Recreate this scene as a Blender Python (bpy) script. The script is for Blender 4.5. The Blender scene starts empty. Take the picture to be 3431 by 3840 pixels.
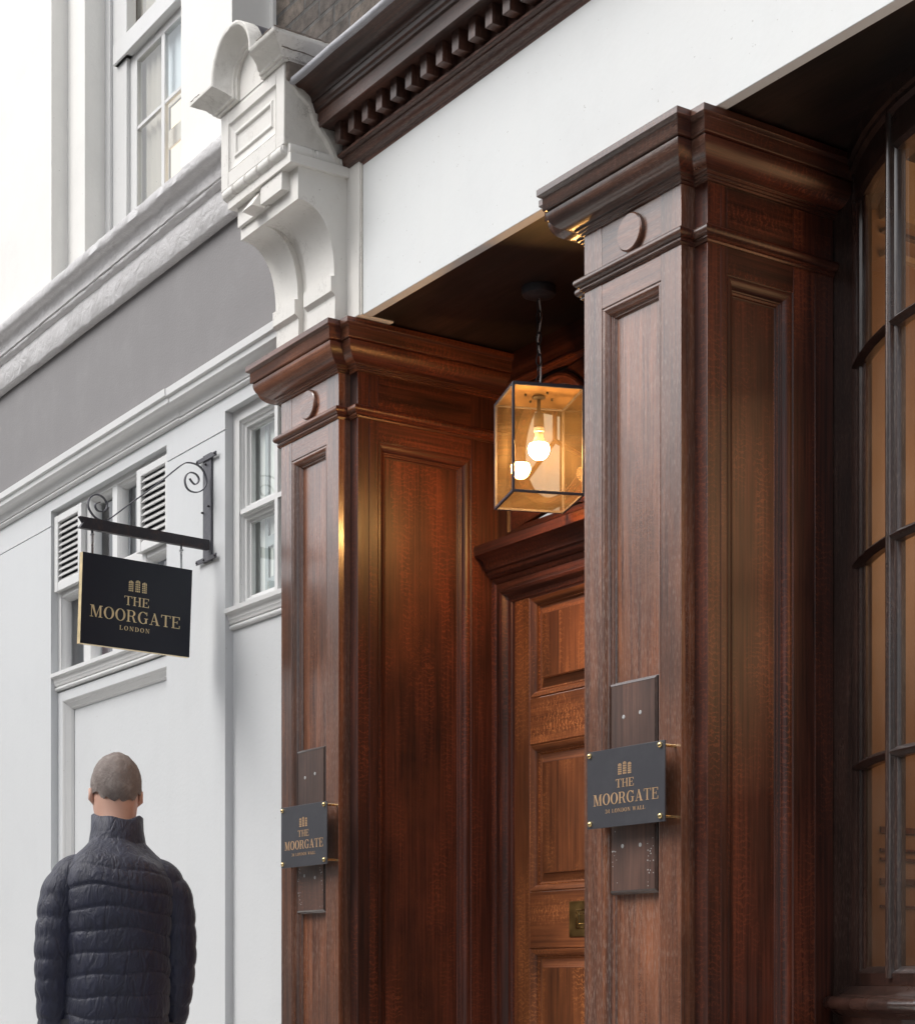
import bpy, bmesh, math, random
from mathutils import Vector, Matrix
random.seed(7)
R = math.radians
C = bpy.data.collections.new("scene"); 
scn = bpy.context.scene
scn.collection.children.link(C)

# ------------------------------------------------------------------ camera
cam_d = bpy.data.cameras.new("camera"); cam = bpy.data.objects.new("camera", cam_d); C.objects.link(cam)
cam.location = (0, -3.088, 1.1)
YAW = 33.6756
# looking along (-cos a, sin a, 0)
cam.rotation_euler = (R(90), 0, R(90 - YAW))
cam_d.sensor_fit = 'HORIZONTAL'; cam_d.sensor_width = 36
cam_d.lens = 71.895
cam_d.shift_y = 1750 / 3431.0
cam_d.clip_end = 2000; cam_d.clip_start = 0.05
scn.camera = cam

# ------------------------------------------------------------------ world, sun, exposure
w = bpy.data.worlds.new("World"); scn.world = w; w.use_nodes = True
nt = w.node_tree; nt.nodes.clear()
out = nt.nodes.new('ShaderNodeOutputWorld'); bg = nt.nodes.new('ShaderNodeBackground')
sky = nt.nodes.new('ShaderNodeTexSky'); sky.sky_type = 'NISHITA'; sky.sun_disc = False
SUN_EL, SUN_AZ = 48, 205          # degrees; azimuth clockwise from +Y
sky.sun_elevation = R(SUN_EL); sky.sun_rotation = R(SUN_AZ)
sky.dust_density = 4.0; sky.air_density = 1.0; sky.ozone_density = 1.0
hs = nt.nodes.new('ShaderNodeHueSaturation'); hs.inputs['Saturation'].default_value = 0.22
nt.links.new(sky.outputs[0], hs.inputs['Color']); nt.links.new(hs.outputs[0], bg.inputs[0]); nt.links.new(bg.outputs[0], out.inputs[0])
bg.inputs[1].default_value = 0.15
sd = bpy.data.lights.new("sun", 'SUN'); sun = bpy.data.objects.new("sun", sd); C.objects.link(sun)
sd.energy = 0.6; sd.angle = R(28); sd.color = (1.0, 0.97, 0.93)
az = R(SUN_AZ); el = R(SUN_EL)
sdir = Vector((math.sin(az) * math.cos(el), math.cos(az) * math.cos(el), math.sin(el)))
sun.rotation_euler = sdir.to_track_quat('Z', 'Y').to_euler(); sun.location = (-4, -8, 12)
vs = scn.view_settings; vs.view_transform = 'Standard'; vs.look = 'None'; vs.gamma = 1; vs.exposure = 0.66
scn.cycles.max_bounces = 10; scn.cycles.transparent_max_bounces = 24; scn.cycles.glossy_bounces = 6
scn.cycles.sample_clamp_indirect = 6

# ------------------------------------------------------------------ materials
MATS = {}
def new_mat(name):
    m = bpy.data.materials.new(name); m.use_nodes = True
    n = m.node_tree; n.nodes.clear()
    o = n.nodes.new('ShaderNodeOutputMaterial'); b = n.nodes.new('ShaderNodeBsdfPrincipled')
    n.links.new(b.outputs[0], o.inputs[0]); MATS[name] = m
    return m, n, b, o
def N(n, t, **kw):
    x = n.nodes.new(t)
    for k, v in kw.items():
        if k in x.inputs: x.inputs[k].default_value = v
        else: setattr(x, k, v)
    return x
def ramp(n, src, stops):
    r = n.nodes.new('ShaderNodeValToRGB'); e = r.color_ramp.elements
    while len(e) < len(stops): e.new(0.5)
    for i, (p, c) in enumerate(stops):
        e[i].position = p; e[i].color = (c, c, c, 1) if isinstance(c, (int, float)) else (*c, 1)
    n.links.new(src, r.inputs[0]); return r
def mix(n, fac, a, b, mode='MIX'):
    x = n.nodes.new('ShaderNodeMix'); x.data_type = 'RGBA'; x.blend_type = mode
    for i, v in ((0, fac), (6, a), (7, b)):
        if isinstance(v, (int, float)): x.inputs[i].default_value = v
        elif isinstance(v, tuple): x.inputs[i].default_value = (*v, 1)
        else: n.links.new(v, x.inputs[i])
    return x.outputs[2]
def obj_coord(n, island=True, scale=(1, 1, 1)):
    tc = N(n, 'ShaderNodeTexCoord'); v = tc.outputs['Object']
    if island:
        g = N(n, 'ShaderNodeNewGeometry')
        s = N(n, 'ShaderNodeVectorMath', operation='SCALE'); s.inputs['Scale'].default_value = 1
        cb = N(n, 'ShaderNodeCombineXYZ')
        m1 = N(n, 'ShaderNodeMath', operation='MULTIPLY'); m1.inputs[1].default_value = 37.0
        m2 = N(n, 'ShaderNodeMath', operation='MULTIPLY'); m2.inputs[1].default_value = 91.0
        n.links.new(g.outputs['Random Per Island'], m1.inputs[0]); n.links.new(g.outputs['Random Per Island'], m2.inputs[0])
        n.links.new(m1.outputs[0], cb.inputs[0]); n.links.new(m2.outputs[0], cb.inputs[1]); n.links.new(m2.outputs[0], cb.inputs[2])
        a = N(n, 'ShaderNodeVectorMath', operation='ADD'); n.links.new(v, a.inputs[0]); n.links.new(cb.outputs[0], a.inputs[1])
        v = a.outputs[0]
    mp = N(n, 'ShaderNodeMapping'); mp.inputs['Scale'].default_value = scale
    n.links.new(v, mp.inputs[0]); return mp.outputs[0]

def wood(name, axis, dark, light, fleck=(0.3, 0.12, 0.05), fleck_amt=0.5, rough=0.34, coat=0.5, worn=0.0, blotch=0.6, spec=0.5, wave=7.0, coat_ior=1.5, coat_rough=.16):
    m, n, b, o = new_mat(name + '_' + axis)
    L = n.links
    def sc(al, ac): return {'x': (al, ac, ac), 'y': (ac, al, ac), 'z': (ac, ac, al)}[axis]
    fine = N(n, 'ShaderNodeTexNoise'); L.new(obj_coord(n, True, sc(2.2, 110)), fine.inputs['Vector'])
    fine.inputs['Scale'].default_value = 1; fine.inputs['Detail'].default_value = 6; fine.inputs['Roughness'].default_value = .65
    med = N(n, 'ShaderNodeTexNoise'); L.new(obj_coord(n, True, sc(1.6, 9)), med.inputs['Vector'])
    med.inputs['Scale'].default_value = 1; med.inputs['Detail'].default_value = 4; med.inputs['Roughness'].default_value = .6
    big = N(n, 'ShaderNodeTexNoise'); L.new(obj_coord(n, False, sc(1.1, 3.2)), big.inputs['Vector'])
    big.inputs['Scale'].default_value = 1.3; big.inputs['Detail'].default_value = 5; big.inputs['Roughness'].default_value = .6
    wv = N(n, 'ShaderNodeTexWave', wave_type='BANDS', bands_direction=axis.upper()); L.new(obj_coord(n, True, (1, 1, 1)), wv.inputs['Vector'])
    wv.inputs['Scale'].default_value = 17; wv.inputs['Distortion'].default_value = wave; wv.inputs['Detail'].default_value = 4.0
    wv.inputs['Detail Scale'].default_value = 1.6; wv.inputs['Detail Roughness'].default_value = .68
    f1 = ramp(n, fine.outputs[0], [(0.32, dark), (0.68, light)])
    m1 = ramp(n, med.outputs[0], [(0.3, 0.55), (0.7, 1.25)])
    c = mix(n, 1.0, f1.outputs[0], m1.outputs[0], 'MULTIPLY')
    b1 = ramp(n, big.outputs[0], [(0.36, 1 - blotch * .75), (0.62, 1.0 + blotch * .25)])
    c = mix(n, 1.0, c, b1.outputs[0], 'MULTIPLY')
    fl = ramp(n, wv.outputs[0], [(0.80, 0.0), (0.97, 1.0)])
    fm = ramp(n, med.outputs[0], [(0.46, 0.0), (0.62, fleck_amt)])
    fmul = N(n, 'ShaderNodeMath', operation='MULTIPLY'); L.new(fl.outputs[0], fmul.inputs[0]); L.new(fm.outputs[0], fmul.inputs[1])
    c = mix(n, fmul.outputs[0], c, fleck)
    # board to board tone
    g = N(n, 'ShaderNodeNewGeometry'); rr = ramp(n, g.outputs['Random Per Island'], [(0.0, 0.72), (1.0, 1.18)])
    c = mix(n, 1.0, c, rr.outputs[0], 'MULTIPLY')
    if worn > 0:
        sp = N(n, 'ShaderNodeTexNoise'); L.new(obj_coord(n, True, sc(48, 420)), sp.inputs['Vector']); sp.inputs['Scale'].default_value = 1
        sp.inputs['Detail'].default_value = 3
        sr = ramp(n, sp.outputs[0], [(0.53, 0.0), (0.64, 1.0)])
        tc = N(n, 'ShaderNodeTexCoord'); sx = N(n, 'ShaderNodeSeparateXYZ'); L.new(tc.outputs['Object'], sx.inputs[0])
        bm_ = ramp(n, big.outputs[0], [(0.38, 0.15), (0.6, 1.0)])
        mm = N(n, 'ShaderNodeMath', operation='MULTIPLY'); L.new(sr.outputs[0], mm.inputs[0]); L.new(bm_.outputs[0], mm.inputs[1])
        m3 = N(n, 'ShaderNodeMath', operation='MULTIPLY'); L.new(mm.outputs[0], m3.inputs[0]); m3.inputs[1].default_value = worn
        c = mix(n, m3.outputs[0], c, (0.44, 0.33, 0.27))
    L.new(c, b.inputs['Base Color'])
    rr2 = ramp(n, med.outputs[0], [(0.3, rough + .08), (0.7, rough - .05)]); L.new(rr2.outputs[0], b.inputs['Roughness'])
    b.inputs['Coat Weight'].default_value = coat; b.inputs['Coat Roughness'].default_value = coat_rough; b.inputs['Coat IOR'].default_value = coat_ior
    b.inputs['Specular IOR Level'].default_value = spec
    bp = N(n, 'ShaderNodeBump'); bp.inputs['Strength'].default_value = .35; bp.inputs['Distance'].default_value = .0012
    L.new(fine.outputs[0], bp.inputs['Height'])
    bp2 = N(n, 'ShaderNodeBump'); bp2.inputs['Strength'].default_value = .35; bp2.inputs['Distance'].default_value = .006
    L.new(big.outputs[0], bp2.inputs['Height']); L.new(bp.outputs[0], bp2.inputs['Normal'])
    L.new(bp2.outputs[0], b.inputs['Normal']); L.new(bp2.outputs[0], b.inputs['Coat Normal'])
    return m
for ax in 'xyz':
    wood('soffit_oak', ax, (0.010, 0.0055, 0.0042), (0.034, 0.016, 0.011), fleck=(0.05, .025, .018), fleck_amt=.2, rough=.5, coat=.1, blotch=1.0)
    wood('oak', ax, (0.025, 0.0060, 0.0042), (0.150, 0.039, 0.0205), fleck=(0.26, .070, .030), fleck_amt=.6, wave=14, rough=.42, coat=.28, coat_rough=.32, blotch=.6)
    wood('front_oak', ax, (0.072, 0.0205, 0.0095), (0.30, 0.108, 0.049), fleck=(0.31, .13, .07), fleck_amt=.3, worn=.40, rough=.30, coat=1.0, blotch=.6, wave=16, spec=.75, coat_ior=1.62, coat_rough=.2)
    wood('board_oak', ax, (0.075, 0.040, 0.031), (0.155, 0.082, 0.060), fleck=(0.25, .10, .06), fleck_amt=.3, rough=.36, coat=.7, wave=16, spec=.6)
    wood('door_oak', ax, (0.15, 0.044, 0.016), (0.34, 0.112, 0.038), fleck=(0.50, .19, .065), fleck_amt=.85, rough=.36, coat=.4, coat_rough=.25, blotch=.55, wave=15)
    wood('cornice_oak', ax, (0.045, 0.019, 0.013), (0.125, 0.05, 0.033), fleck=(0.2, .1, .07), fleck_amt=.2, rough=.42, coat=.25, worn=.15)
    wood('dark_oak', ax, (0.018, 0.010, 0.008), (0.058, 0.027, 0.020), fleck=(0.10, .05, .03), fleck_amt=.2, rough=.30, coat=.9, coat_ior=1.65, worn=.12)

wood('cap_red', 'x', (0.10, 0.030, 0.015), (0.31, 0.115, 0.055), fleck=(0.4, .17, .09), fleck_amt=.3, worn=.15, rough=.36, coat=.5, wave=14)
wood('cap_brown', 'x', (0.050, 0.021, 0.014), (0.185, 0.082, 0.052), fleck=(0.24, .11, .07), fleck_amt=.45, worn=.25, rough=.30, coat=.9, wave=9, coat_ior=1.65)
MATS['cap_red_y'] = MATS['oak_y']; MATS['cap_brown_y'] = MATS['oak_y']

def flame(name, axis, centre, base, line, freq=95.0, spread=2.6, up=1):
    m = MATS[base].copy(); m.name = name; MATS[name] = m; n = m.node_tree; L = n.links
    b = [x for x in n.nodes if x.type == 'BSDF_PRINCIPLED'][0]; src = b.inputs['Base Color'].links[0].from_socket
    tc = N(n, 'ShaderNodeTexCoord'); nz = N(n, 'ShaderNodeTexNoise'); nz.inputs['Scale'].default_value = 7; nz.inputs['Detail'].default_value = 5; nz.inputs['Roughness'].default_value = .6; L.new(tc.outputs['Object'], nz.inputs['Vector'])
    sx = N(n, 'ShaderNodeSeparateXYZ'); L.new(tc.outputs['Object'], sx.inputs[0])
    def M(op, a, b_=None, c=None):
        q = N(n, 'ShaderNodeMath', operation=op)
        for i, v in enumerate((a, b_, c)):
            if v is None: continue
            if isinstance(v, (int, float)): q.inputs[i].default_value = v
            else: L.new(v, q.inputs[i])
        return q.outputs[0]
    d = M('ABSOLUTE', M('SUBTRACT', sx.outputs['XYZ'.index(axis)], centre)); dd = M('POWER', M('ADD', d, .004), 1.25)
    ph = M('MULTIPLY_ADD', dd, spread * up * 2.2, sx.outputs[2]); ph = M('MULTIPLY_ADD', nz.outputs[0], .16, ph)
    w_ = M('SINE', M('MULTIPLY', ph, freq * 4)); li = ramp(n, w_, [(0.62, 0.0), (0.98, 1.0)])
    n2 = N(n, 'ShaderNodeTexNoise'); n2.inputs['Scale'].default_value = 5; n2.inputs['Detail'].default_value = 4; L.new(tc.outputs['Object'], n2.inputs['Vector'])
    mk = ramp(n, n2.outputs[0], [(0.42, 0.0), (0.6, .8)]); edge = ramp(n, d, [(0.09, 1.0), (0.16, 0.0)])
    f = M('MULTIPLY', M('MULTIPLY', li.outputs[0], mk.outputs[0]), edge.outputs[0])
    L.new(mix(n, f, src, line), b.inputs['Base Color'])
flame('flame_oak', 'Y', .317 - .6, 'oak_z', (.30, .085, .032), freq=130)
flame('flame_front', 'X', -3.796 + 4.0, 'front_oak_z', (.30, .155, .10), freq=130)

def paint(name, col, rough=.5, bump=.3, bscale=60, dirt=(.5, .47, .42), dirt_amt=.15, dscale=3.0, coarse=0.0, cracks=0.0, spec=.4, streak=0.0):
    m, n, b, o = new_mat(name); L = n.links
    tc = N(n, 'ShaderNodeTexCoord')
    n1 = N(n, 'ShaderNodeTexNoise'); n1.inputs['Scale'].default_value = bscale; n1.inputs['Detail'].default_value = 5; L.new(tc.outputs['Object'], n1.inputs['Vector'])
    n2 = N(n, 'ShaderNodeTexNoise'); n2.inputs['Scale'].default_value = dscale; n2.inputs['Detail'].default_value = 8; n2.inputs['Roughness'].default_value = .7; L.new(tc.outputs['Object'], n2.inputs['Vector'])
    r = ramp(n, n2.outputs[0], [(0.5, 0.0), (0.78, dirt_amt)])
    c = mix(n, r.outputs[0], col, dirt)
    mot = ramp(n, n2.outputs[0], [(0.3, .94), (0.7, 1.03)]); c = mix(n, 1.0, c, mot.outputs[0], 'MULTIPLY')
    sp = N(n, 'ShaderNodeTexNoise'); sp.inputs['Scale'].default_value = 95; sp.inputs['Detail'].default_value = 1; L.new(tc.outputs['Object'], sp.inputs['Vector'])
    sr = ramp(n, sp.outputs[0], [(0.775, 0.0), (0.80, .5)]); c = mix(n, sr.outputs[0], c, tuple(x * .55 for x in dirt))
    if streak > 0:
        ms = N(n, 'ShaderNodeMapping'); ms.inputs['Scale'].default_value = (13, 13, .7); L.new(tc.outputs['Object'], ms.inputs[0])
        ns = N(n, 'ShaderNodeTexNoise'); ns.inputs['Scale'].default_value = 1; ns.inputs['Detail'].default_value = 6; ns.inputs['Roughness'].default_value = .6; L.new(ms.outputs[0], ns.inputs['Vector'])
        rs = ramp(n, ns.outputs[0], [(0.48, 0.0), (0.75, streak)]); c = mix(n, rs.outputs[0], c, dirt)
    if cracks > 0:
        mp = N(n, 'ShaderNodeMapping'); mp.inputs['Scale'].default_value = (1, 1, .6); L.new(tc.outputs['Object'], mp.inputs[0])
        nn = N(n, 'ShaderNodeTexNoise'); nn.inputs['Scale'].default_value = 9; nn.inputs['Detail'].default_value = 9; nn.inputs['Roughness'].default_value = .75; L.new(mp.outputs[0], nn.inputs['Vector'])
        cr = ramp(n, nn.outputs[0], [(0.485, 0.0), (0.5, cracks), (0.515, 0.0)])
        n3 = N(n, 'ShaderNodeTexNoise'); n3.inputs['Scale'].default_value = 7; n3.inputs['Detail'].default_value = 4; L.new(tc.outputs['Object'], n3.inputs['Vector'])
        c3 = ramp(n, n3.outputs[0], [(0.5, 0.0), (0.62, 1.0)])
        mu = N(n, 'ShaderNodeMath', operation='MULTIPLY'); L.new(cr.outputs[0], mu.inputs[0]); L.new(c3.outputs[0], mu.inputs[1])
        c = mix(n, mu.outputs[0], c, (0.16, 0.13, 0.11))
    L.new(c, b.inputs['Base Color']); b.inputs['Roughness'].default_value = rough; b.inputs['Specular IOR Level'].default_value = spec
    bp = N(n, 'ShaderNodeBump'); bp.inputs['Strength'].default_value = bump; bp.inputs['Distance'].default_value = .002; L.new(n1.outputs[0], bp.inputs['Height'])
    last = bp
    if coarse > 0:
        n4 = N(n, 'ShaderNodeTexNoise'); n4.inputs['Scale'].default_value = 16; n4.inputs['Detail'].default_value = 6; n4.inputs['Roughness'].default_value = .6; n4.inputs['Distortion'].default_value = .8; L.new(tc.outputs['Object'], n4.inputs['Vector'])
        b2 = N(n, 'ShaderNodeBump'); b2.inputs['Strength'].default_value = coarse; b2.inputs['Distance'].default_value = .02; L.new(n4.outputs[0], b2.inputs['Height']); L.new(bp.outputs[0], b2.inputs['Normal']); last = b2
    L.new(last.outputs[0], b.inputs['Normal'])
    return m
paint('upper_white', (.84, .83, .80), rough=.6, dirt_amt=.05)
paint('lower_paint', (0.635, 0.649, 0.660), rough=.42, bump=.3, dirt_amt=.13, dscale=1.7, dirt=(.42, .41, .39), streak=.05)
paint('trim_paint', (0.694, 0.694, 0.688), rough=.3, bump=.2, dirt_amt=.06, spec=.5)
paint('grey_paint', (0.208, 0.196, 0.196), rough=.45, bump=.5, bscale=120, dirt=(.27, .26, .26), dirt_amt=.3, dscale=4, streak=.1)
paint('grey_cornice', (0.672, 0.655, 0.655), rough=.3, bump=.5, bscale=55, coarse=.5, dirt=(.5, .49, .5), dirt_amt=.2, spec=.6)
paint('fascia_white', (0.739, 0.756, 0.756), rough=.4, bump=.2, dirt=(.55, .52, .47), dirt_amt=.14, dscale=2.0, streak=.05)
paint('stucco_white', (.80, .78, .74), rough=.55, bump=.35, bscale=50, dirt=(.45, .40, .33), dirt_amt=.25, dscale=6, cracks=.35, coarse=.05)
#paint('stucco_white', (0.829, 0.812, 0.773), rough=.55, bump=.35, bscale=50, dirt=(.45, .40, .33), dirt_amt=.25, dscale=6, cracks=.35, coarse=.05)
paint('stucco_rough', (0.690, 0.661, 0.609), rough=.7, bump=.6, bscale=70, dirt=(.30, .26, .22), dirt_amt=.45, dscale=9, cracks=.6, coarse=.35)
paint('stucco_stained', (0.784, 0.762, 0.717), rough=.6, bump=.5, bscale=60, dirt=(.20, .17, .14), dirt_amt=.55, dscale=10, cracks=.95, coarse=.25)
paint('mortar', (.24, .20, .17), rough=.9, bump=.8, bscale=60, dirt=(.08, .07, .06), dirt_amt=.7, dscale=14, coarse=.6)
paint('lead', (.42, .42, .45), rough=.4, bump=.4, bscale=40, dirt=(.65, .65, .66), dirt_amt=.5, dscale=11, coarse=.3)
paint('dark_lead', (.07, .07, .085), rough=.35, bump=.4, bscale=60, dirt=(.3, .3, .32), dirt_amt=.35, dscale=18)
paint('pavement', (.50, .49, .47), rough=.8, bump=.4, bscale=30)
paint('asphalt', (.06, .06, .062), rough=.85, bump=.6, bscale=90)
paint('terrace_stone', (.36, .34, .31), rough=.8)
paint('curtain', (.72, .66, .58), rough=.9, bump=.1)
paint('reflected_grey', (.46, .50, .50), rough=.9)
paint('net_curtain', (.84, .85, .80), rough=.9, bump=.1, dirt_amt=.02)
paint('sky_reflection', (.80, .86, .90), rough=.6)  # pale colour standing in for sky reflected in the upper sash pane
paint('room_dark', (.035, .033, .045), rough=.7)
paint('plum', (.10, .055, .07), rough=.8)
paint('grey_blind', (.23, .24, .28), rough=.7)
paint('room_panel', (.24, .145, .085), rough=.35, bump=.1, dirt=(.10, .055, .03), dirt_amt=.6, spec=.5)
paint('room_cream', (.36, .27, .17), rough=.6)
paint('iron', (.085, .085, .10), rough=.48, bump=.6, bscale=160, dirt=(.2, .19, .19), dirt_amt=.4, dscale=30)
paint('rusty_iron', (.024, .021, .027), rough=.5, bump=.6, bscale=140, dirt=(.14, .06, .035), dirt_amt=.45, dscale=22)
paint('rust', (.25, .09, .05), rough=.7)
paint('sign_navy', (.0095, .0115, .021), rough=.42, bump=.06, dirt=(.02, .022, .03), dirt_amt=.2)
paint('plaque_grey', (.052, .052, .060), rough=.36, bump=.1, bscale=90, dirt=(.075, .075, .08), dirt_amt=.4, dscale=12)
paint('black_metal', (.03, .03, .035), rough=.4, bump=.2)
paint('blue_black_metal', (.075, .075, .095), rough=.35, bump=.2)
paint('plug_filler', (.42, .42, .42), rough=.7)
paint('jacket_navy', (.011, .012, .022), rough=.62, bump=.8, bscale=28, dirt=(.03, .033, .055), dirt_amt=.3, spec=.5)
m_, n_, b_, o_ = new_mat('quilted_nylon'); b_.inputs['Base Color'].default_value = (.0115, .0125, .024, 1); b_.inputs['Roughness'].default_value = .58; b_.inputs['Sheen Weight'].default_value = .15
tc_ = N(n_, 'ShaderNodeTexCoord'); mp_ = N(n_, 'ShaderNodeMapping'); mp_.inputs['Scale'].default_value = (42, 42, 16); n_.links.new(tc_.outputs['Object'], mp_.inputs[0])
w1 = N(n_, 'ShaderNodeTexNoise'); w1.inputs['Scale'].default_value = 1; w1.inputs['Detail'].default_value = 5; w1.inputs['Distortion'].default_value = 1.2; n_.links.new(mp_.outputs[0], w1.inputs['Vector'])
bb_ = N(n_, 'ShaderNodeBump'); bb_.inputs['Strength'].default_value = .9; bb_.inputs['Distance'].default_value = .009; n_.links.new(w1.outputs[0], bb_.inputs['Height']); n_.links.new(bb_.outputs[0], b_.inputs['Normal'])
cr_ = ramp(n_, w1.outputs[0], [(.3, (.0065, .0085, .024)), (.7, (.012, .015, .040))]); n_.links.new(cr_.outputs[0], b_.inputs['Base Color'])
paint('trousers', (.03, .03, .035), rough=.85)
paint('hair_grey', (.20, .165, .15), rough=.8, bump=1.0, bscale=160, dirt=(.42, .38, .35), dirt_amt=.6, dscale=30, coarse=.5)
paint('skin', (.56, .33, .25), rough=.5, bump=.1, dirt=(.5, .22, .16), dirt_amt=.25, dscale=12)
paint('shoe', (.02, .02, .02), rough=.4)
paint('ceramic', (.75, .73, .70), rough=.3)
def metal(name, col, rough):
    m, n, b, o = new_mat(name); b.inputs['Base Color'].default_value = (*col, 1); b.inputs['Metallic'].default_value = .35 if 'leaf' in name else 1; b.inputs['Roughness'].default_value = rough
    tc = N(n, 'ShaderNodeTexCoord'); n1 = N(n, 'ShaderNodeTexNoise'); n1.inputs['Scale'].default_value = 25; n1.inputs['Detail'].default_value = 5
    n.links.new(tc.outputs['Object'], n1.inputs['Vector'])
    r = ramp(n, n1.outputs[0], [(0.3, max(.05, rough - .08)), (0.7, rough + .12)]); n.links.new(r.outputs[0], b.inputs['Roughness'])
    c = ramp(n, n1.outputs[0], [(0.35, tuple(x * .8 for x in col)), (0.65, col)]); n.links.new(c.outputs[0], b.inputs['Base Color'])
metal('brass', (.83, .62, .30), .22)
metal('gold_leaf', (.88, .70, .40), .38)
metal('copper_leaf', (.66, .42, .23), .40)
metal('aged_brass', (.30, .19, .07), .42)
metal('steel', (.6, .61, .63), .3)
metal('copper_plate', (.36, .24, .13), .5)

def glass(name, tint=(1, 1, 1), haze=0.0, haze_col=(1, .7, .35), refl=1.0, rough=0.0, ior=1.5):
    m, n, b, o = new_mat(name); n.nodes.remove(b); L = n.links
    t = N(n, 'ShaderNodeBsdfTransparent'); t.inputs[0].default_value = (*tint, 1)
    g = N(n, 'ShaderNodeBsdfGlossy'); g.inputs['Roughness'].default_value = rough
    ge = N(n, 'ShaderNodeNewGeometry'); dp = N(n, 'ShaderNodeVectorMath', operation='DOT_PRODUCT'); L.new(ge.outputs['Normal'], dp.inputs[0]); L.new(ge.outputs['Incoming'], dp.inputs[1])
    ab = N(n, 'ShaderNodeMath', operation='ABSOLUTE'); L.new(dp.outputs['Value'], ab.inputs[0])
    om = N(n, 'ShaderNodeMath', operation='SUBTRACT'); om.inputs[0].default_value = 1.0; L.new(ab.outputs[0], om.inputs[1])
    pw = N(n, 'ShaderNodeMath', operation='POWER'); L.new(om.outputs[0], pw.inputs[0]); pw.inputs[1].default_value = 5.0
    f = N(n, 'ShaderNodeMath', operation='MULTIPLY_ADD'); L.new(pw.outputs[0], f.inputs[0]); f.inputs[1].default_value = .92; f.inputs[2].default_value = .08
    mu = N(n, 'ShaderNodeMath', operation='MULTIPLY'); mu.inputs[1].default_value = refl; mu.use_clamp = True; L.new(f.outputs[0], mu.inputs[0])
    mx = N(n, 'ShaderNodeMixShader'); L.new(mu.outputs[0], mx.inputs[0]); L.new(t.outputs[0], mx.inputs[1]); L.new(g.outputs[0], mx.inputs[2])
    last = mx
    if haze > 0:
        d = N(n, 'ShaderNodeBsdfDiffuse'); d.inputs[0].default_value = (*haze_col, 1)
        tr = N(n, 'ShaderNodeBsdfTranslucent'); tr.inputs[0].default_value = (*haze_col, 1)
        m2 = N(n, 'ShaderNodeMixShader'); m2.inputs[0].default_value = .6; L.new(d.outputs[0], m2.inputs[1]); L.new(tr.outputs[0], m2.inputs[2])
        tc = N(n, 'ShaderNodeTexCoord'); nn = N(n, 'ShaderNodeTexNoise'); nn.inputs['Scale'].default_value = 9; nn.inputs['Detail'].default_value = 5; L.new(tc.outputs['Object'], nn.inputs['Vector'])
        hr = ramp(n, nn.outputs[0], [(0.3, haze * .5), (0.7, haze * 1.5)])
        m3 = N(n, 'ShaderNodeMixShader'); L.new(hr.outputs[0], m3.inputs[0]); L.new(mx.outputs[0], m3.inputs[1]); L.new(m2.outputs[0], m3.inputs[2]); last = m3
    L.new(last.outputs[0], o.inputs[0])
glass('window_glass', (.92, .95, .95), refl=1.2, ior=1.5)
glass('bow_glass', (.92, .88, .82), haze=.07, haze_col=(.62, .56, .50), refl=1.25)
glass('lantern_glass', (.92, .84, .70), haze=.028, haze_col=(1, .72, .40), refl=1.3)
def emit(name, col, s):
    m, n, b, o = new_mat(name); n.nodes.remove(b); e = N(n, 'ShaderNodeEmission'); e.inputs[0].default_value = (*col, 1); e.inputs[1].default_value = s
    n.links.new(e.outputs[0], o.inputs[0])
emit('bulb_glow', (1.0, .56, .21), 270)
emit('warm_pane_glow', (1.0, .80, .58), 1.0)  # emission for the added sheet behind the upper sash, not a lamp
# brick
m, n, b, o = new_mat('stock_brick'); L = n.links
tc = N(n, 'ShaderNodeTexCoord'); sx = N(n, 'ShaderNodeSeparateXYZ'); cb = N(n, 'ShaderNodeCombineXYZ'); L.new(tc.outputs['Object'], sx.inputs[0])
L.new(sx.outputs[0], cb.inputs[0]); L.new(sx.outputs[2], cb.inputs[1])
br = N(n, 'ShaderNodeTexBrick'); L.new(cb.outputs[0], br.inputs['Vector']); br.inputs['Scale'].default_value = 1
br.inputs['Brick Width'].default_value = .225; br.inputs['Row Height'].default_value = .075; br.inputs['Mortar Size'].default_value = .008; br.inputs['Mortar Smooth'].default_value = .3
br.inputs['Color1'].default_value = (.085, .072, .064, 1); br.inputs['Color2'].default_value = (.15, .122, .10, 1); br.inputs['Mortar'].default_value = (.10, .095, .09, 1)
nn = N(n, 'ShaderNodeTexNoise'); nn.inputs['Scale'].default_value = 18; nn.inputs['Detail'].default_value = 9; nn.inputs['Roughness'].default_value = .75; L.new(tc.outputs['Object'], nn.inputs['Vector'])
rr = ramp(n, nn.outputs[0], [(0.3, .35), (0.7, 1.5)]); c = mix(n, 1.0, br.outputs[0], rr.outputs[0], 'MULTIPLY'); L.new(c, b.inputs['Base Color']); b.inputs['Roughness'].default_value = .9
ad = N(n, 'ShaderNodeMath', operation='MULTIPLY_ADD'); L.new(nn.outputs[0], ad.inputs[0]); ad.inputs[1].default_value = .6; L.new(br.outputs['Fac'], ad.inputs[2])
iv = N(n, 'ShaderNodeMath', operation='MULTIPLY'); iv.inputs[1].default_value = -1; L.new(ad.outputs[0], iv.inputs[0])
bp = N(n, 'ShaderNodeBump'); bp.inputs['Strength'].default_value = .9; bp.inputs['Distance'].default_value = .01; L.new(iv.outputs[0], bp.inputs['Height']); L.new(bp.outputs[0], b.inputs['Normal'])

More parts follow.
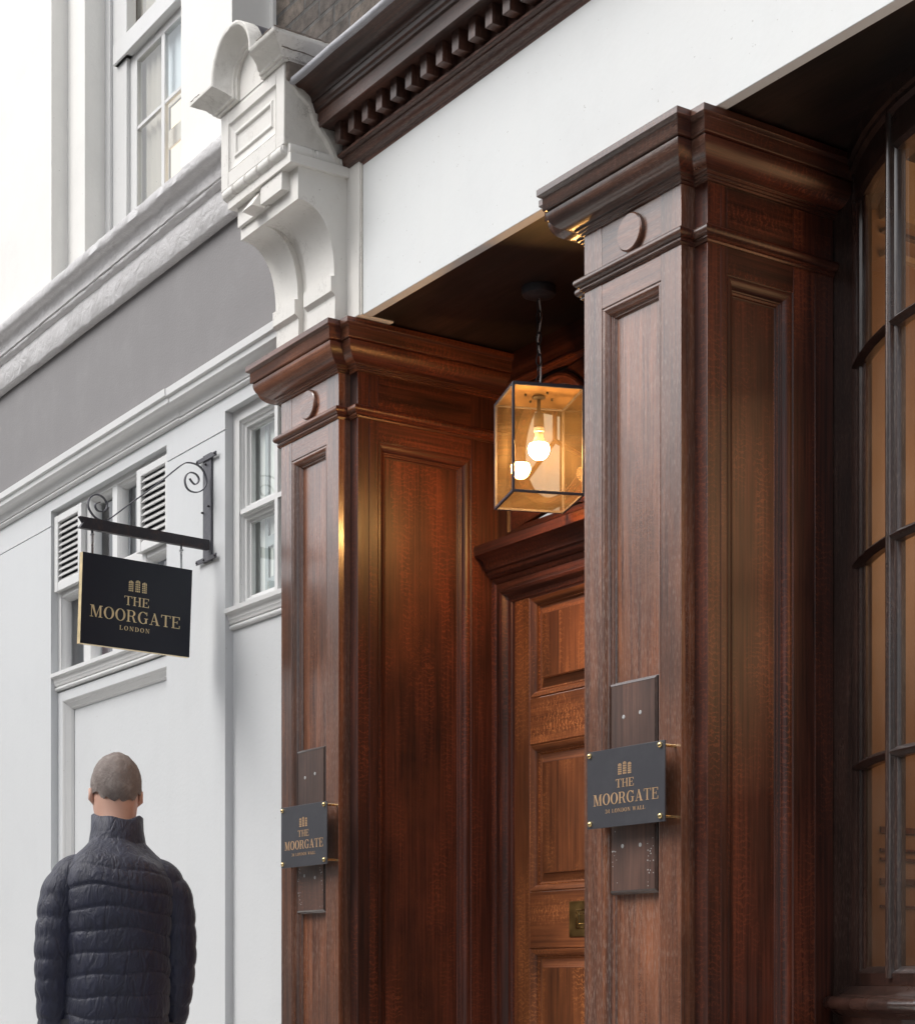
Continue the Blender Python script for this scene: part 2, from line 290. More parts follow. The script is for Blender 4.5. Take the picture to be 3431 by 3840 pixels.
# ------------------------------------------------------------------ mesh builder
def V3(*a): return Vector(a)
class MB:
    def __init__(s): s.v = []; s.f = []; s.m = []; s.mats = []
    def mi(s, mat):
        if mat not in s.mats: s.mats.append(mat)
        return s.mats.index(mat)
    def add(s, vs, fs, mat):
        k = len(s.v); s.v += [tuple(v) for v in vs]; i = s.mi(mat)
        for f in fs: s.f.append([k + a for a in f]); s.m.append(i)
        return s
    def box(s, x0, x1, y0, y1, z0, z1, mat):
        vs = [(x, y, z) for x in (x0, x1) for y in (y0, y1) for z in (z0, z1)]
        return s.add(vs, [(0, 1, 3, 2), (4, 6, 7, 5), (0, 4, 5, 1), (2, 3, 7, 6), (0, 2, 6, 4), (1, 5, 7, 3)], mat)
    def prism(s, pts, axis, a0, a1, mat):
        """closed polygon pts extruded along axis from a0 to a1; pts are the two other coords in xyz order"""
        def P(p, a): return {'x': (a, p[0], p[1]), 'y': (p[0], a, p[1]), 'z': (p[0], p[1], a)}[axis]
        n = len(pts); vs = [P(p, a0) for p in pts] + [P(p, a1) for p in pts]
        fs = [(i, (i + 1) % n, n + (i + 1) % n, n + i) for i in range(n)] + [tuple(range(n - 1, -1, -1)), tuple(range(n, 2 * n))]
        return s.add(vs, fs, mat)
    def plan_sweep(s, prof, path, mat, closed_prof=True, sub=0, jit=0.0):
        """profile (o,z) swept round plan path; outward is the right hand of travel; mitred; one island per leg"""
        n = len(path); dirs = []
        for i in range(n - 1):
            d = Vector((path[i + 1][0] - path[i][0], path[i + 1][1] - path[i][1])); dirs.append(d.normalized())
        def mit(i):
            if i == 0: d = dirs[0]; return Vector((d.y, -d.x))
            if i == n - 1: d = dirs[-1]; return Vector((d.y, -d.x))
            a, b2 = dirs[i - 1], dirs[i]; na, nb = Vector((a.y, -a.x)), Vector((b2.y, -b2.x)); m2 = na + nb
            return m2 / max(.2, m2.dot(na))
        P = len(prof)
        for i in range(n - 1):
            ax = 'x' if abs(dirs[i].x) >= abs(dirs[i].y) else 'y'
            mm = mat + '_' + ax if (mat + '_' + ax) in MATS else mat
            k = 1 + sub; rings = []
            ma, mb = mit(i), mit(i + 1)
            for j in range(k + 1):
                t = j / k; ring = []
                for (o_, z) in prof:
                    A = Vector(path[i]) + ma * o_; B = Vector(path[i + 1]) + mb * o_; q = A.lerp(B, t)
                    if jit and 0 < j < k and o_ > 0: q = q + Vector((0, random.uniform(-jit, jit))); z = z + random.uniform(-jit, jit)
                    ring.append((q.x, q.y, z))
                rings.append(ring)
            vs = [p for r_ in rings for p in r_]; fs = []
            for j in range(k):
                for a in range(P if closed_prof else P - 1):
                    b2 = (a + 1) % P; fs.append((j * P + a, j * P + b2, (j + 1) * P + b2, (j + 1) * P + a))
            if closed_prof: fs.append(tuple(range(P))); fs.append(tuple(k * P + a for a in range(P - 1, -1, -1)))
            s.add(vs, fs, mm)
        return s
    def frame(s, O, U, W, Nn, w_, h_, prof, mv, mh):
        """mitred rectangular moulding; prof (inset, height along Nn)"""
        O, U, W, Nn = map(Vector, (O, U, W, Nn))
        def ring(i, h): return [O + U * i + W * i + Nn * h, O + U * (w_ - i) + W * i + Nn * h, O + U * (w_ - i) + W * (h_ - i) + Nn * h, O + U * i + W * (h_ - i) + Nn * h]
        rs = [ring(*p) for p in prof]
        for side in range(4):
            a, b2 = side, (side + 1) % 4; vs = []; fs = []
            for r_ in rs: vs += [r_[a], r_[b2]]
            for k in range(len(rs) - 1): fs.append((2 * k, 2 * k + 1, 2 * k + 3, 2 * k + 2))
            s.add(vs, fs, mh if side in (0, 2) else mv)
        return s
    def tube(s, pts, r, mat, seg=8, flat=None):
        pts = [Vector(p) for p in pts]; rings = []; n = len(pts); up0 = None
        for i, p in enumerate(pts):
            t = (pts[min(i + 1, n - 1)] - pts[max(i - 1, 0)]).normalized()
            if up0 is None:
                up0 = t.orthogonal().normalized() if flat is None else Vector(flat)
            a = (up0 - t * up0.dot(t)).normalized(); up0 = a; b2 = t.cross(a)
            rr_ = r[i] if isinstance(r, (list, tuple)) else r
            ra, rb = (rr_, rr_)
            if flat is not None: ra = rr_ * 2.2
            rings.append([p + a * ra * math.cos(2 * math.pi * k / seg) + b2 * rb * math.sin(2 * math.pi * k / seg) for k in range(seg)])
        vs = [p for q in rings for p in q]
        fs = [(i * seg + k, i * seg + (k + 1) % seg, (i + 1) * seg + (k + 1) % seg, (i + 1) * seg + k) for i in range(n - 1) for k in range(seg)]
        fs += [tuple(range(seg - 1, -1, -1)), tuple((n - 1) * seg + k for k in range(seg))]
        return s.add(vs, fs, mat)
    def lathe(s, c, axis, prof, mat, seg=24):
        """prof (r, a) along axis"""
        c = Vector(c); ax = {'x': Vector((1, 0, 0)), 'y': Vector((0, 1, 0)), 'z': Vector((0, 0, 1))}[axis]
        u = ax.orthogonal().normalized(); v_ = ax.cross(u); vs = []; P = len(prof)
        for (r_, a) in prof:
            for k in range(seg): th = 2 * math.pi * k / seg; vs.append(c + ax * a + (u * math.cos(th) + v_ * math.sin(th)) * max(r_, 1e-5))
        fs = [(i * seg + k, i * seg + (k + 1) % seg, (i + 1) * seg + (k + 1) % seg, (i + 1) * seg + k) for i in range(P - 1) for k in range(seg)]
        fs += [tuple(range(seg - 1, -1, -1)), tuple((P - 1) * seg + k for k in range(seg))]
        return s.add(vs, fs, mat)
    def quad(s, a, b2, c, d, mat): return s.add([a, b2, c, d], [(0, 1, 2, 3)], mat)
    def build(s, name, parent=None, bevel=0.0, smooth=40, **props):
        me = bpy.data.meshes.new(name)
        org = ORG[parent] if parent is not None else Vector((0, 0, 0))
        me.from_pydata([tuple(Vector(v) - org) for v in s.v], [], s.f)
        for mn in s.mats: me.materials.append(MATS[mn])
        for p, i in zip(me.polygons, s.m): p.material_index = i
        bm = bmesh.new(); bm.from_mesh(me); bmesh.ops.recalc_face_normals(bm, faces=bm.faces); bm.to_mesh(me); bm.free()
        if smooth:
            for p in me.polygons: p.use_smooth = True
            me.set_sharp_from_angle(angle=R(smooth))
        o_ = bpy.data.objects.new(name, me); C.objects.link(o_)
        if parent is not None: o_.parent = parent; ORG[o_] = ORG[parent]
        else: ORG[o_] = org
        if bevel:
            bv = o_.modifiers.new('bevel', 'BEVEL'); bv.width = bevel; bv.segments = 2; bv.limit_method = 'ANGLE'; bv.angle_limit = R(38); bv.harden_normals = False
        for k, v in props.items(): o_[k] = v
        return o_
ORG = {}
def thing(name, label, cat, loc, group=None, rotz=None):
    o_ = bpy.data.objects.new(name, None); C.objects.link(o_); o_.empty_display_size = .1
    o_.location = loc; o_['label'] = label; o_['category'] = cat
    if group: o_['group'] = group
    ORG[o_] = Vector(loc)
    if rotz is not None: o_.rotation_euler = (0, 0, rotz); ORG[o_] = Vector((0, 0, 0))
    return o_
def arc(cy, cz, ry, rz, a0, a1, k=6):
    return [(cy + ry * math.cos(R(a0 + (a1 - a0) * i / k)), cz + rz * math.sin(R(a0 + (a1 - a0) * i / k))) for i in range(k + 1)]

# ------------------------------------------------------------------ ground
g = MB().box(-60, 60, -200, 1.0, -.6, -.16, 'asphalt').build('road'); g['kind'] = 'structure'
g = MB().box(-60, 60, -2.2, 1.0, -.156, 0, 'pavement').build('pavement'); g['kind'] = 'structure'

# ================================================================== TERRACE ACROSS THE STREET (reflected in varnish and glass)
OT = thing('terrace_building', 'stone terrace across the street, seen only as reflections in varnish and glass', 'building', (-12, -15, 0))
b_ = MB()
for k in range(13):
    x = -58 + 5.2 * k
    b_.box(x, x + 1.6, -16, -14, 0, 8.5, 'terrace_stone'); b_.box(x + 1.6, x + 5.2, -16, -14, 3.6, 4.7, 'terrace_stone'); b_.box(x + 1.6, x + 5.2, -16, -14, 7.4, 8.5, 'terrace_stone'); b_.box(x + 1.6, x + 5.2, -16, -14, 0, .8, 'terrace_stone')
b_.build('wall', OT)
b_ = MB().box(-58, 9.6, -15, -14.8, .8, 8.4, 'room_dark'); b_.build('window', OT)

# ================================================================== LEFT WHITE BUILDING
YL = .1; YR = .134
WB = thing('white_building', 'white and grey painted stone building with louvred windows, left of the wooden entrance', 'building', (-8.5, .3, 0))
X1, X2, X3, XE = -8.248, -6.953, -6.4146, -5.72
b_ = MB()
b_.box(-12, X1, YL, .6, 0, 3.232, 'lower_paint'); b_.box(-12, X1, YL, .6, 3.238, 3.307, 'lower_paint')
b_.box(X2, X3, YL, .6, 0, 3.232, 'lower_paint'); b_.box(X2, X3, YL, .6, 3.238, 3.307, 'lower_paint')
b_.box(-12, X1, YL + .006, .6, 3.232, 3.238, 'lower_paint'); b_.box(X2, X3, YL + .006, .6, 3.232, 3.238, 'lower_paint')
b_.box(-12, XE + .05, YL, .6, 3.307, 3.42, 'lower_paint')
b_.build('lower_wall', WB)
# recessed aprons under the windows
b_ = MB()
b_.box(X3, XE - .02, YR, .6, 0, 2.47, 'lower_paint')
b_.box(X1, X2, YR + .045, .6, 0, 2.43, 'lower_paint')
b_.box(X1, -8.19, YR, YR + .045, 0, 2.45, 'lower_paint'); b_.box(-8.19, X2, YR, YR + .045, 2.405, 2.45, 'lower_paint'); b_.box(-8.19, X2, YR, YR + .045, 0, .35, 'lower_paint')
b_.frame((-8.19, YR, .35), (1, 0, 0), (0, 0, 1), (0, -1, 0), X2 + 8.19 + .1, 2.055, [(0, 0), (.004, -.002), (.012, -.014), (.014, -.014), (.03, -.03), (.032, -.03), (.04, -.043)], 'trim_paint', 'trim_paint')
b_.build('apron_panel', WB)
b_ = MB().box(-12, XE + .35, YL - .002, .6, 3.42, 4.035, 'grey_paint'); b_.build('fascia', WB)
# string course moulding
sp = [(-.02, 3.36), (.010, 3.362)] + arc(.008, 3.371, .012, .009, -80, 90, 6) + [(.012, 3.382)] + [(.018 + .038 * (1 - math.cos(R(t))), 3.384 + .040 * math.sin(R(t))) for t in range(0, 91, 15)] + [(.060, 3.428), (.066, 3.430), (.068, 3.452), (.08, 3.456), (.082, 3.484), (.02, 3.50), (-.02, 3.50)]
b_ = MB().plan_sweep(sp, [(-12, YL), (-6.795, YL)], 'trim_paint')
b_.plan_sweep([(a - .003, z - .002) for a, z in sp], [(-6.797, YL), (XE + .2, YL)], 'trim_paint')
b_.build('string_course', WB)
# top cornice of grey fascia
cp = [(-.02, 4.028), (.034, 4.026), (.040, 4.032), (.042, 4.143), (.058, 4.150), (.064, 4.160), (.060, 4.168)] + [(.068 + .036 * (1 - math.cos(R(t))), 4.170 + .056 * math.sin(R(t))) for t in range(0, 91, 15)] + [(.112, 4.232), (.12, 4.240), (.118, 4.275), (.0, 4.30), (-.02, 4.30)]
b_ = MB().plan_sweep(cp, [(-12, YL), (XE + .05, YL)], 'grey_cornice', sub=150, jit=.0016)
b_.build('cornice', WB, smooth=55)
# upper wall
YU = .12
b_ = MB()
b_.box(-12, -8.293, YU, .7, 4.29, 9, 'upper_white'); b_.box(-8.293, -8.078, .20, .7, 4.29, 9, 'upper_white')
b_.box(-6.8565, -6.3947, YU, .7, 4.29, 9, 'upper_white')
b_.box(-8.078, -6.8565, .33, .7, 5.95, 9, 'upper_white'); b_.box(-8.078, -6.8565, .28, .7, 4.29, 4.50, 'upper_white')
b_.build('upper_wall', WB)

def pane(x0, x1, y, z0, z1, mat='window_glass'):
    return MB().box(x0, x1, y, y + .004, z0, z1, mat)
# ---- window behind the louvres (four lights wide, two rows)
XW = [-8.1925, -7.955, -7.835, -7.625, -7.53, -7.315, -7.225, -6.99]
ZT, ZM0, ZM1, ZB = 3.262, 2.90, 2.94, 2.545
wn = MB()
prof_w = [(0, 0), (.004, -.002), (.009, -.012), (.011, -.012), (.019, -.024), (.019, -.045)]
wn.box(X1, X2, YR + .002, YR + .05, ZT + .02, 3.307, 'trim_paint')
wn.box(X1, -8.21, YR + .002, YR + .05, ZB, ZT + .02, 'trim_paint')
for (a, c) in ((XW[1] + .02, XW[2] - .02), (XW[3] + .02, XW[4] - .02), (XW[5] + .02, XW[6] - .02)):
    wn.box(a, c, YR + .004, YR + .05, ZB, ZT + .02, 'trim_paint')
wn.box(X1, X2, YR + .006, YR + .05, ZM0, ZM1, 'trim_paint')
for i in range(0, 8, 2):
    for (z0, z1) in ((ZB, ZM0), (ZM1, ZT + .02)):
        x0 = XW[i] - .02; x1 = XW[i + 1] + .02
        wn.frame((x0, YR + .006, z0), (1, 0, 0), (0, 0, 1), (0, -1, 0), x1 - x0, z1 - z0, prof_w, 'trim_paint', 'trim_paint')
WIN = wn.build('window_frame', WB)
gl = MB()
for i in range(0, 8, 2): gl.quad((XW[i] - .01, YR + .046, ZB - .01), (XW[i + 1] + .01, YR + .046, ZB - .01), (XW[i + 1] + .01, YR + .046, ZT + .03), (XW[i] - .01, YR + .046, ZT + .03), 'window_glass')
gl.build('pane', WIN)
cu = MB(); cu.box(X1 - .2, -7.90, YR + .16, YR + .18, 2.4, 3.35, 'plum'); cu.box(-7.90, X2 + .1, YR + .3, YR + .32, 2.4, 3.35, 'room_dark')
cu.box(-7.86, -7.63, YR + .10, YR + .11, 2.4, 3.35, 'grey_blind')
pts = []; 
for k in range(40): pts.append((-7.43 + .42 * k / 39, YR + .12 + .012 * math.sin(k * 1.3)))
cu.plan_sweep([(0, 2.4), (0, 3.24)], pts, 'grey_blind', closed_prof=False)
cu.build('curtain', WIN)
# sill
sl = [(-.02, 2.455), (.006, 2.457)] + arc(.006, 2.466, .010, .010, -90, 80, 5) + [(.012, 2.478), (.016, 2.480), (.018, 2.492)] + [(.020 + .010 * (1 - math.cos(R(t))), 2.494 + .022 * math.sin(R(t))) for t in range(0, 91, 18)] + [(.038, 2.519), (.038, 2.536), (.0, 2.549), (-.02, 2.549)]
MB().plan_sweep(sl, [(X1 + .0, YR + .03), (X1 + .0, YR), (X2, YR)][1:], 'trim_paint').build('window_sill', WB)
# louvred shutters
for si, (x0, x1) in enumerate(((-8.236, -7.905), (-7.285, X2))):
    sh = MB(); y0 = YR - .022; z0, z1 = 2.922, 3.278
    sh.box(x0, x0 + .042, y0, YR + .002, z0, z1, 'trim_paint'); sh.box(x1 - .042, x1, y0, YR + .002, z0, z1, 'trim_paint')
    sh.box(x0 + .042, x1 - .042, y0 + .001, YR + .002, z1 - .032, z1, 'trim_paint'); sh.box(x0 + .042, x1 - .042, y0 + .001, YR + .002, z0, z0 + .040, 'trim_paint')
    shutter = sh.build('louvred_shutter', WB, bevel=.0015)
    ns = 10; zz0 = z0 + .040; zz1 = z1 - .032; st = (zz1 - zz0) / ns
    for k in range(ns):
        za = zz0 + st * k
        l_ = MB().prism([(y0 + .002, za - .001), (y0 + .007, za - .003), (YR - .0005, za + st * .62), (YR - .004, za + st * .70)], 'x', x0 + .0425, x1 - .0425, 'trim_paint')
        l_.build('slat', shutter)
    MB().box(x0 + .04, x1 - .04, YR - .0003, YR + .0010, zz0, zz1, 'room_dark').build('backing', shutter)
# ---- sash window beside the wooden pilaster
w2 = MB()
w2.box(X3 + .0005, -6.36, YR, YR + .06, 2.54, 3.307, 'trim_paint'); w2.box(-6.36, XE, YR, YR + .06, 3.262, 3.307, 'trim_paint')
pw = [(0, 0), (.004, -.008), (.016, -.012), (.02, -.02), (.035, -.022), (.037, -.034), (.05, -.036), (.05, -.055)]
for (x0, x1) in ((-6.3665, -6.045), (-6.045, XE)):
    for (z0, z1) in ((2.545, 2.902), (2.902, 3.262)):
        w2.frame((x0 + (.0 if x0 < -6.2 else -.012), YR, z0), (1, 0, 0), (0, 0, 1), (0, -1, 0), x1 - x0 + .012, z1 - z0, [(i * (.75), h) for i, h in pw], 'trim_paint', 'trim_paint')
w2.box(-6.062, -6.038, YR - .004, YR + .05, 2.545, 3.262, 'trim_paint'); w2.box(-6.34, -6.062, YR - .004, YR + .05, 2.893, 2.911, 'trim_paint'); w2.box(-6.038, XE, YR - .004, YR + .05, 2.893, 2.911, 'trim_paint')
W2 = w2.build('window_frame', WB)
MB().quad((-6.35, YR + .043, 2.54), (XE, YR + .043, 2.54), (XE, YR + .043, 3.27), (-6.35, YR + .043, 3.27), 'window_glass').build('pane', W2)
cu = MB(); cu.box(-6.6, XE, YR + .075, YR + .08, 2.35, 3.4, 'net_curtain')
cu.box(-6.27, -6.245, YR + .065, YR + .07, 2.35, 3.3, 'reflected_grey'); cu.box(-6.19, -6.165, YR + .06, YR + .064, 2.50, 2.78, 'reflected_grey'); cu.box(-6.12, -6.10, YR + .06, YR + .064, 2.50, 2.78, 'reflected_grey'); cu.box(-6.245, XE, YR + .065, YR + .0705, 2.76, 2.80, 'reflected_grey'); cu.box(-6.245, XE, YR + .065, YR + .0705, 2.52, 2.64, 'reflected_grey')
cu.build('curtain', W2)
MB().plan_sweep(sl, [(X3 + .0, YR), (XE, YR)], 'trim_paint').build('window_sill', WB)
# ---- upper sash window
u = MB(); Y3 = .30
u.box(-8.078, -8.02, .30, .36, 4.5, 5.95, 'trim_paint'); u.box(-8.02, -7.86, .315, .36, 4.5, 5.95, 'trim_paint') 
u.box(-7.968, -7.83, .302, .35, 5.35, 5.95, 'trim_paint')
# upper sash
u.box(-7.968, -6.85, .293, .345, 5.35, 5.44, 'trim_paint')
u.box(-7.86, -7.785, .333, .36, 4.52, 5.35, 'trim_paint'); u.box(-7.97, -7.8605, .320, .36, 4.5, 5.349, 'trim_paint')
u.box(-7.785, -6.85, .333, .36, 5.31, 5.35, 'trim_paint'); u.box(-7.785, -6.85, .333, .36, 4.52, 4.60, 'trim_paint')
u.box(-7.785, -6.85, .336, .355, 4.993, 5.010, 'trim_paint'); u.box(-7.520, -7.487, .334, .356, 4.55, 5.31, 'trim_paint'); u.box(-7.505, -7.47, .30, .34, 5.44, 5.95, 'trim_paint'); u.box(-7.20, -7.167, .334, .356, 4.55, 5.31, 'trim_paint')
U = u.build('window_frame', WB, bevel=.002)
MB().quad((-7.8, .343, 4.55), (-6.85, .343, 4.55), (-6.85, .343, 5.95), (-7.8, .343, 5.95), 'window_glass').build('pane', U)
cu = MB(); pts = [(-8.0 + .42 * k / 29, .385 + .012 * math.sin(k * 1.5)) for k in range(30)]
cu.plan_sweep([(0, 4.3), (0, 6)], pts, 'curtain', closed_prof=False); cu.box(-7.60, -7.57, .375, .385, 4.3, 6, 'trim_paint'); cu.box(-7.57, -6.86, .380, .39, 5.02, 6, 'sky_reflection'); cu.build('curtain', U)  # curtain, plus a pale sheet imitating the sky's reflection in the right pane
lp = MB(); lp.box(-7.56, -6.86, .40, .41, 4.3, 5.02, 'warm_pane_glow'); lp.box(-7.56, -6.86, .385, .395, 4.83, 4.91, 'curtain'); lp.build('glow_sheet', U)  # added glowing sheet, imitates the warm light showing in the lower right pane

# ================================================================== WOODEN ENTRANCE BUILDING
EB = thing('entrance_building', 'brick building with carved oak shopfront, white fascia board and doorway', 'building', (-4.0, .6, 0))
MB().box(-6.39, -1.0, .30, .9, 3.9, 9, 'stock_brick').build('brick_wall', EB)
MB().box(-6.40, -6.368, .285, .31, 3.9, 9, 'upper_white').build('painted_corner', EB)
# fascia board
MB().box(-5.190, -1.0, -.005, .030, 3.291, 3.79, 'fascia_white').build('fascia_board', EB, bevel=.002)
MB().box(-5.72, -5.197, -.015, .12, 3.291, 4.09, 'stucco_white').build('fascia_end_block', EB, bevel=.003)
MB().box(-5.197, -5.1895, -.010, .03, 3.291, 3.79, 'stucco_rough').build('mortar_joint', EB)
# soffit
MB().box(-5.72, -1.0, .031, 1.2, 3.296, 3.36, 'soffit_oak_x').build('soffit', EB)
# wood cornice
prof = [(.30, 3.782), (-.004, 3.7815), (-.008, 3.794), (-.012, 3.796)] + [(-.014 - .022 * math.sin(R(t)), 3.798 + .022 * (1 - math.cos(R(t)))) for t in range(0, 91, 18)] + \
       [(-.040, 3.822), (-.040, 3.826)] + [(-.046 - .010 * math.cos(R(t)), 3.834 + .008 * math.sin(R(t))) for t in range(-60, 91, 30)] + [(-.034, 3.844), (-.034, 3.914), (-.118, 3.914), (-.120, 3.909), (-.128, 3.909), (-.128, 3.956), (-.136, 3.958), (-.138, 3.966)] + \
       [(-.140 - .004, 3.972), (-.146, 3.985), (-.150, 3.986)] + [(-.150 - .052 * (1 - math.cos(R(t))), 3.988 + .036 * math.sin(R(t))) for t in range(0, 91, 15)] + [(-.206, 4.026), (-.222, 4.028), (-.222, 4.040), (.30, 4.10)]
CR = MB().prism(prof, 'x', -5.279, -1.2, 'cornice_oak_x').build('timber_cornice', EB, smooth=30)
for k in range(20):
    x = -5.228 + .08725 * k
    MB().box(x, x + .036, -.090, -.0335, 3.851, 3.9138, 'cornice_oak_z').build('dentil', CR, bevel=.0012)
lr = MB(); lr.tube([(-5.300 + .1 * k, -.222 + random.uniform(-.0012, .0012), 4.037 + random.uniform(-.0015, .0015)) for k in range(42)], .0125, 'lead', seg=12)
lr.prism([(-.224, 4.045), (-.20, 4.052), (.30, 4.12), (.30, 4.10)], 'x', -5.295, -1.2, 'lead'); lr.build('lead_flashing', CR)

# ---- console bracket
KX0, KX1 = -5.742, -5.281
CO = MB()
CO.box(KX0, KX1, -.238, .0, 3.83, 4.097, 'stucco_white')
CO.box(KX0, -5.685, -.25, -.238, 3.83, 4.097, 'stucco_white'); CO.box(-5.337, KX1, -.25, -.238, 3.83, 4.097, 'stucco_white')
CO.box(-5.685, -5.337, -.25, -.238, 4.046, 4.097, 'stucco_white'); CO.box(-5.685, -5.337, -.25, -.238, 3.83, 3.884, 'stucco_white')
CO.frame((-5.685, -.25, 3.884), (1, 0, 0), (0, 0, 1), (0, -1, 0), .348, .162, [(0, 0), (.003, -.006), (.012, -.009), (.036, -.0095), (.038, -.0035), (.048, -.0035), (.050, -.011), (.06, -.0115)], 'stucco_white', 'stucco_white')
K = CO.build('console_bracket', EB, bevel=.003)
# rough rendered flank
fl = MB(); ny, nz = 10, 12; vs = []
for i in range(ny + 1):
    for j in range(nz + 1):
        y = -.247 + (.247 - .0) * i / ny; z = 3.835 + .262 * j / nz; vs.append((KX1 + .0035 + .004 * (i / ny) + random.uniform(-.0018, .0018), y, z))
fs = [(i * (nz + 1) + j, (i + 1) * (nz + 1) + j, (i + 1) * (nz + 1) + j + 1, i * (nz + 1) + j + 1) for i in range(ny) for j in range(nz)]
fl.add(vs, fs, 'stucco_rough').build('rendered_flank', K, smooth=80)
# cement fillet against the timber cornice end
cf = MB(); pts = [(-.235, 4.045), (-.20, 4.005), (-.155, 3.975), (-.14, 3.93), (-.115, 3.90), (-.085, 3.865), (-.06, 3.82), (-.03, 3.785), (0.0, 3.765)]
cf.tube([(-5.279, y, z) for y, z in pts], [.006, .011, .013, .012, .016, .016, .014, .012, .010], 'stucco_rough', seg=7); cf.build('cement_fillet', K)
mo = MB(); mo.box(-5.30, -5.266, -.245, .0, 4.035, 4.10, 'mortar'); mo.build('open_mortar', K, bevel=.008)
# bead and reel
bd = MB(); zc = 3.818
def bead(p0, p1):
    p0, p1 = Vector(p0), Vector(p1); L_ = (p1 - p0).length; n_ = max(1, round(L_ / .098)); pts = []; rr_ = []
    for k in range(n_):
        a = k / n_; seg_ = 1 / n_
        for (t, r_) in ((.01, .0185), (.03, .0215), (.5, .022), (.84, .0215), (.86, .0185), (.875, .018), (.885, .021), (.905, .0225), (.925, .021), (.935, .018), (.98, .018)):
            pts.append(p0.lerp(p1, a + seg_ * t)); rr_.append(r_)
    bd.tube(pts, rr_, 'stucco_white', seg=12)
bead((KX0 + .01, -.232, zc), (KX1 - .006, -.232, zc)); bead((KX1 - .008, -.236, zc), (KX1 - .008, -.03, zc))
bd.box(-5.715, -5.262, -.236, .0, 3.768, 3.800, 'stucco_white'); bd.box(KX0 + .005, KX1 - .004, -.232, 0, 3.80, 3.832, 'stucco_white')
bd.build('bead_moulding', K, smooth=50)
# scrolled lower part
def strap(dx):
    P = [(0, 3.768), (-.199 + dx * .0, 3.768), (-.199 + dx * .0, 3.661)]
    for t in range(0, 91, 7): P.append((-.199 + dx + (.136 - dx * 0) * math.sin(R(t)) ** .82, 3.438 + .223 * math.cos(R(t)) ** .9))
    return P
for (x0, x1, dx, blk) in ((-5.690, -5.530, 0, 1), (-5.530, -5.467, .022, 0), (-5.467, -5.279, 0, 1)):
    P = strap(dx)
    if blk: P += [(-.063, 3.436), (-.075, 3.434), (-.075, 3.384), (-.066, 3.378), (-.060, 3.372), (-.060, 3.291), (0, 3.291)]
    else: P += [(-.041, 3.291), (0, 3.291)]
    s_ = MB().prism(P, 'x', x0, x1, 'stucco_white'); s_.build('console_strap', K, smooth=30)
ky = MB(); ky.box(-5.490, -5.338, -.228, -.198, 3.706, 3.7675, 'stucco_white'); ky.box(-5.690, -5.470, -.212, -.198, 3.700, 3.7675, 'stucco_white')
ky.add([(-5.545, -.199, 3.767), (-5.512, -.199, 3.767), (-5.578, -.199, 3.700), (-5.494, -.199, 3.700), (-5.545, -.214, 3.767), (-5.512, -.214, 3.767), (-5.572, -.256, 3.705), (-5.500, -.256, 3.705)],
       [(0, 1, 3, 2), (4, 6, 7, 5), (0, 4, 5, 1), (2, 3, 7, 6), (0, 2, 6, 4), (1, 5, 7, 3)], 'stucco_white'); ky.build('drop_ornament', K, bevel=.002)
# pediment cap with round arch
cx, cz, r0 = (KX0 + KX1) / 2, 4.150, .086
path = [(KX0, 4.095, (0, 1)), (cx - r0, 4.095, (-1, 1)), (cx - r0, cz, (-1, 0))]
for t in range(165, 14, -15): path.append((cx + r0 * math.cos(R(t)), cz + r0 * math.sin(R(t)), (math.cos(R(t)), math.sin(R(t)))))
path += [(cx + r0, cz, (1, 0)), (cx + r0, 4.095, (1, 1)), (KX1, 4.095, (0, 1))]
pf = [(0, 0), (0, .012), (.006, .014), (.008, .022), (.014, .024), (.017, .030), (.026, .038), (.036, .054), (.042, .066), (.046, .076), (.050, .080), (.059, .081), (.062, .078), (.063, .03), (.063, -.26)]
vs = []; P_ = len(pf); Lp = len(path)
for i, (x, z, nn_) in enumerate(path):
    for (r_, q) in pf:
        ex = -q if i == 0 else (q if i == Lp - 1 else 0)
        jx = random.uniform(-.0012, .0012) if q > .07 else 0
        vs.append((x + nn_[0] * r_ + (ex if r_ < .07 and q > 0 else 0) + jx, -.25 - q, z + nn_[1] * r_ + jx))
fs = [(i * P_ + k, i * P_ + k + 1, (i + 1) * P_ + k + 1, (i + 1) * P_ + k) for i in range(Lp - 1) for k in range(P_ - 2)]
cap = MB().add(vs, fs, 'stucco_stained')
ld = MB().add(vs, [(i * P_ + k, i * P_ + k + 1, (i + 1) * P_ + k + 1, (i + 1) * P_ + k) for i in range(2, Lp - 3) for k in (P_ - 2,)], 'dark_lead'); 
fs = [(i * P_ + P_ - 2, i * P_ + P_ - 1, (i + 1) * P_ + P_ - 1, (i + 1) * P_ + P_ - 2) for i in (0, 1, Lp - 3, Lp - 2)]
cap.add(vs, fs, 'stucco_stained')
# returns left and right
rp = [(q, 4.095 + r_) for (r_, q) in pf if q >= 0] + [(-.02, 4.158), (-.02, 4.095)]
cap.plan_sweep(rp, [(KX1, -.25), (KX1, .10)], 'stucco_white', sub=6, jit=.0015) if False else None
for sgn, xb in ((1, KX1), (-1, KX0)):
    vs2 = []; ys = [None, -.2, -.12, -.04, .05]
    for j, y in enumerate(ys):
        for (q, z) in rp:
            qq = max(q, 0); vs2.append((xb + sgn * q + (random.uniform(-.002, .002) if j else 0), (-.25 - qq) if y is None else y, z + (random.uniform(-.0015, .0015) if j else 0)))
    n_ = len(rp); fs2 = [(j * n_ + k, j * n_ + (k + 1) % n_, (j + 1) * n_ + (k + 1) % n_, (j + 1) * n_ + k) for j in range(len(ys) - 1) for k in range(n_)]
    cap.add(vs2, fs2, 'stucco_stained')
ty = [(cx - r0, 4.09)] + [(cx + r0 * math.cos(R(t)), cz + r0 * math.sin(R(t))) for t in range(180, -1, -12)] + [(cx + r0, 4.09)]
cap.prism(ty, 'y', -.25, 0, 'stucco_white')
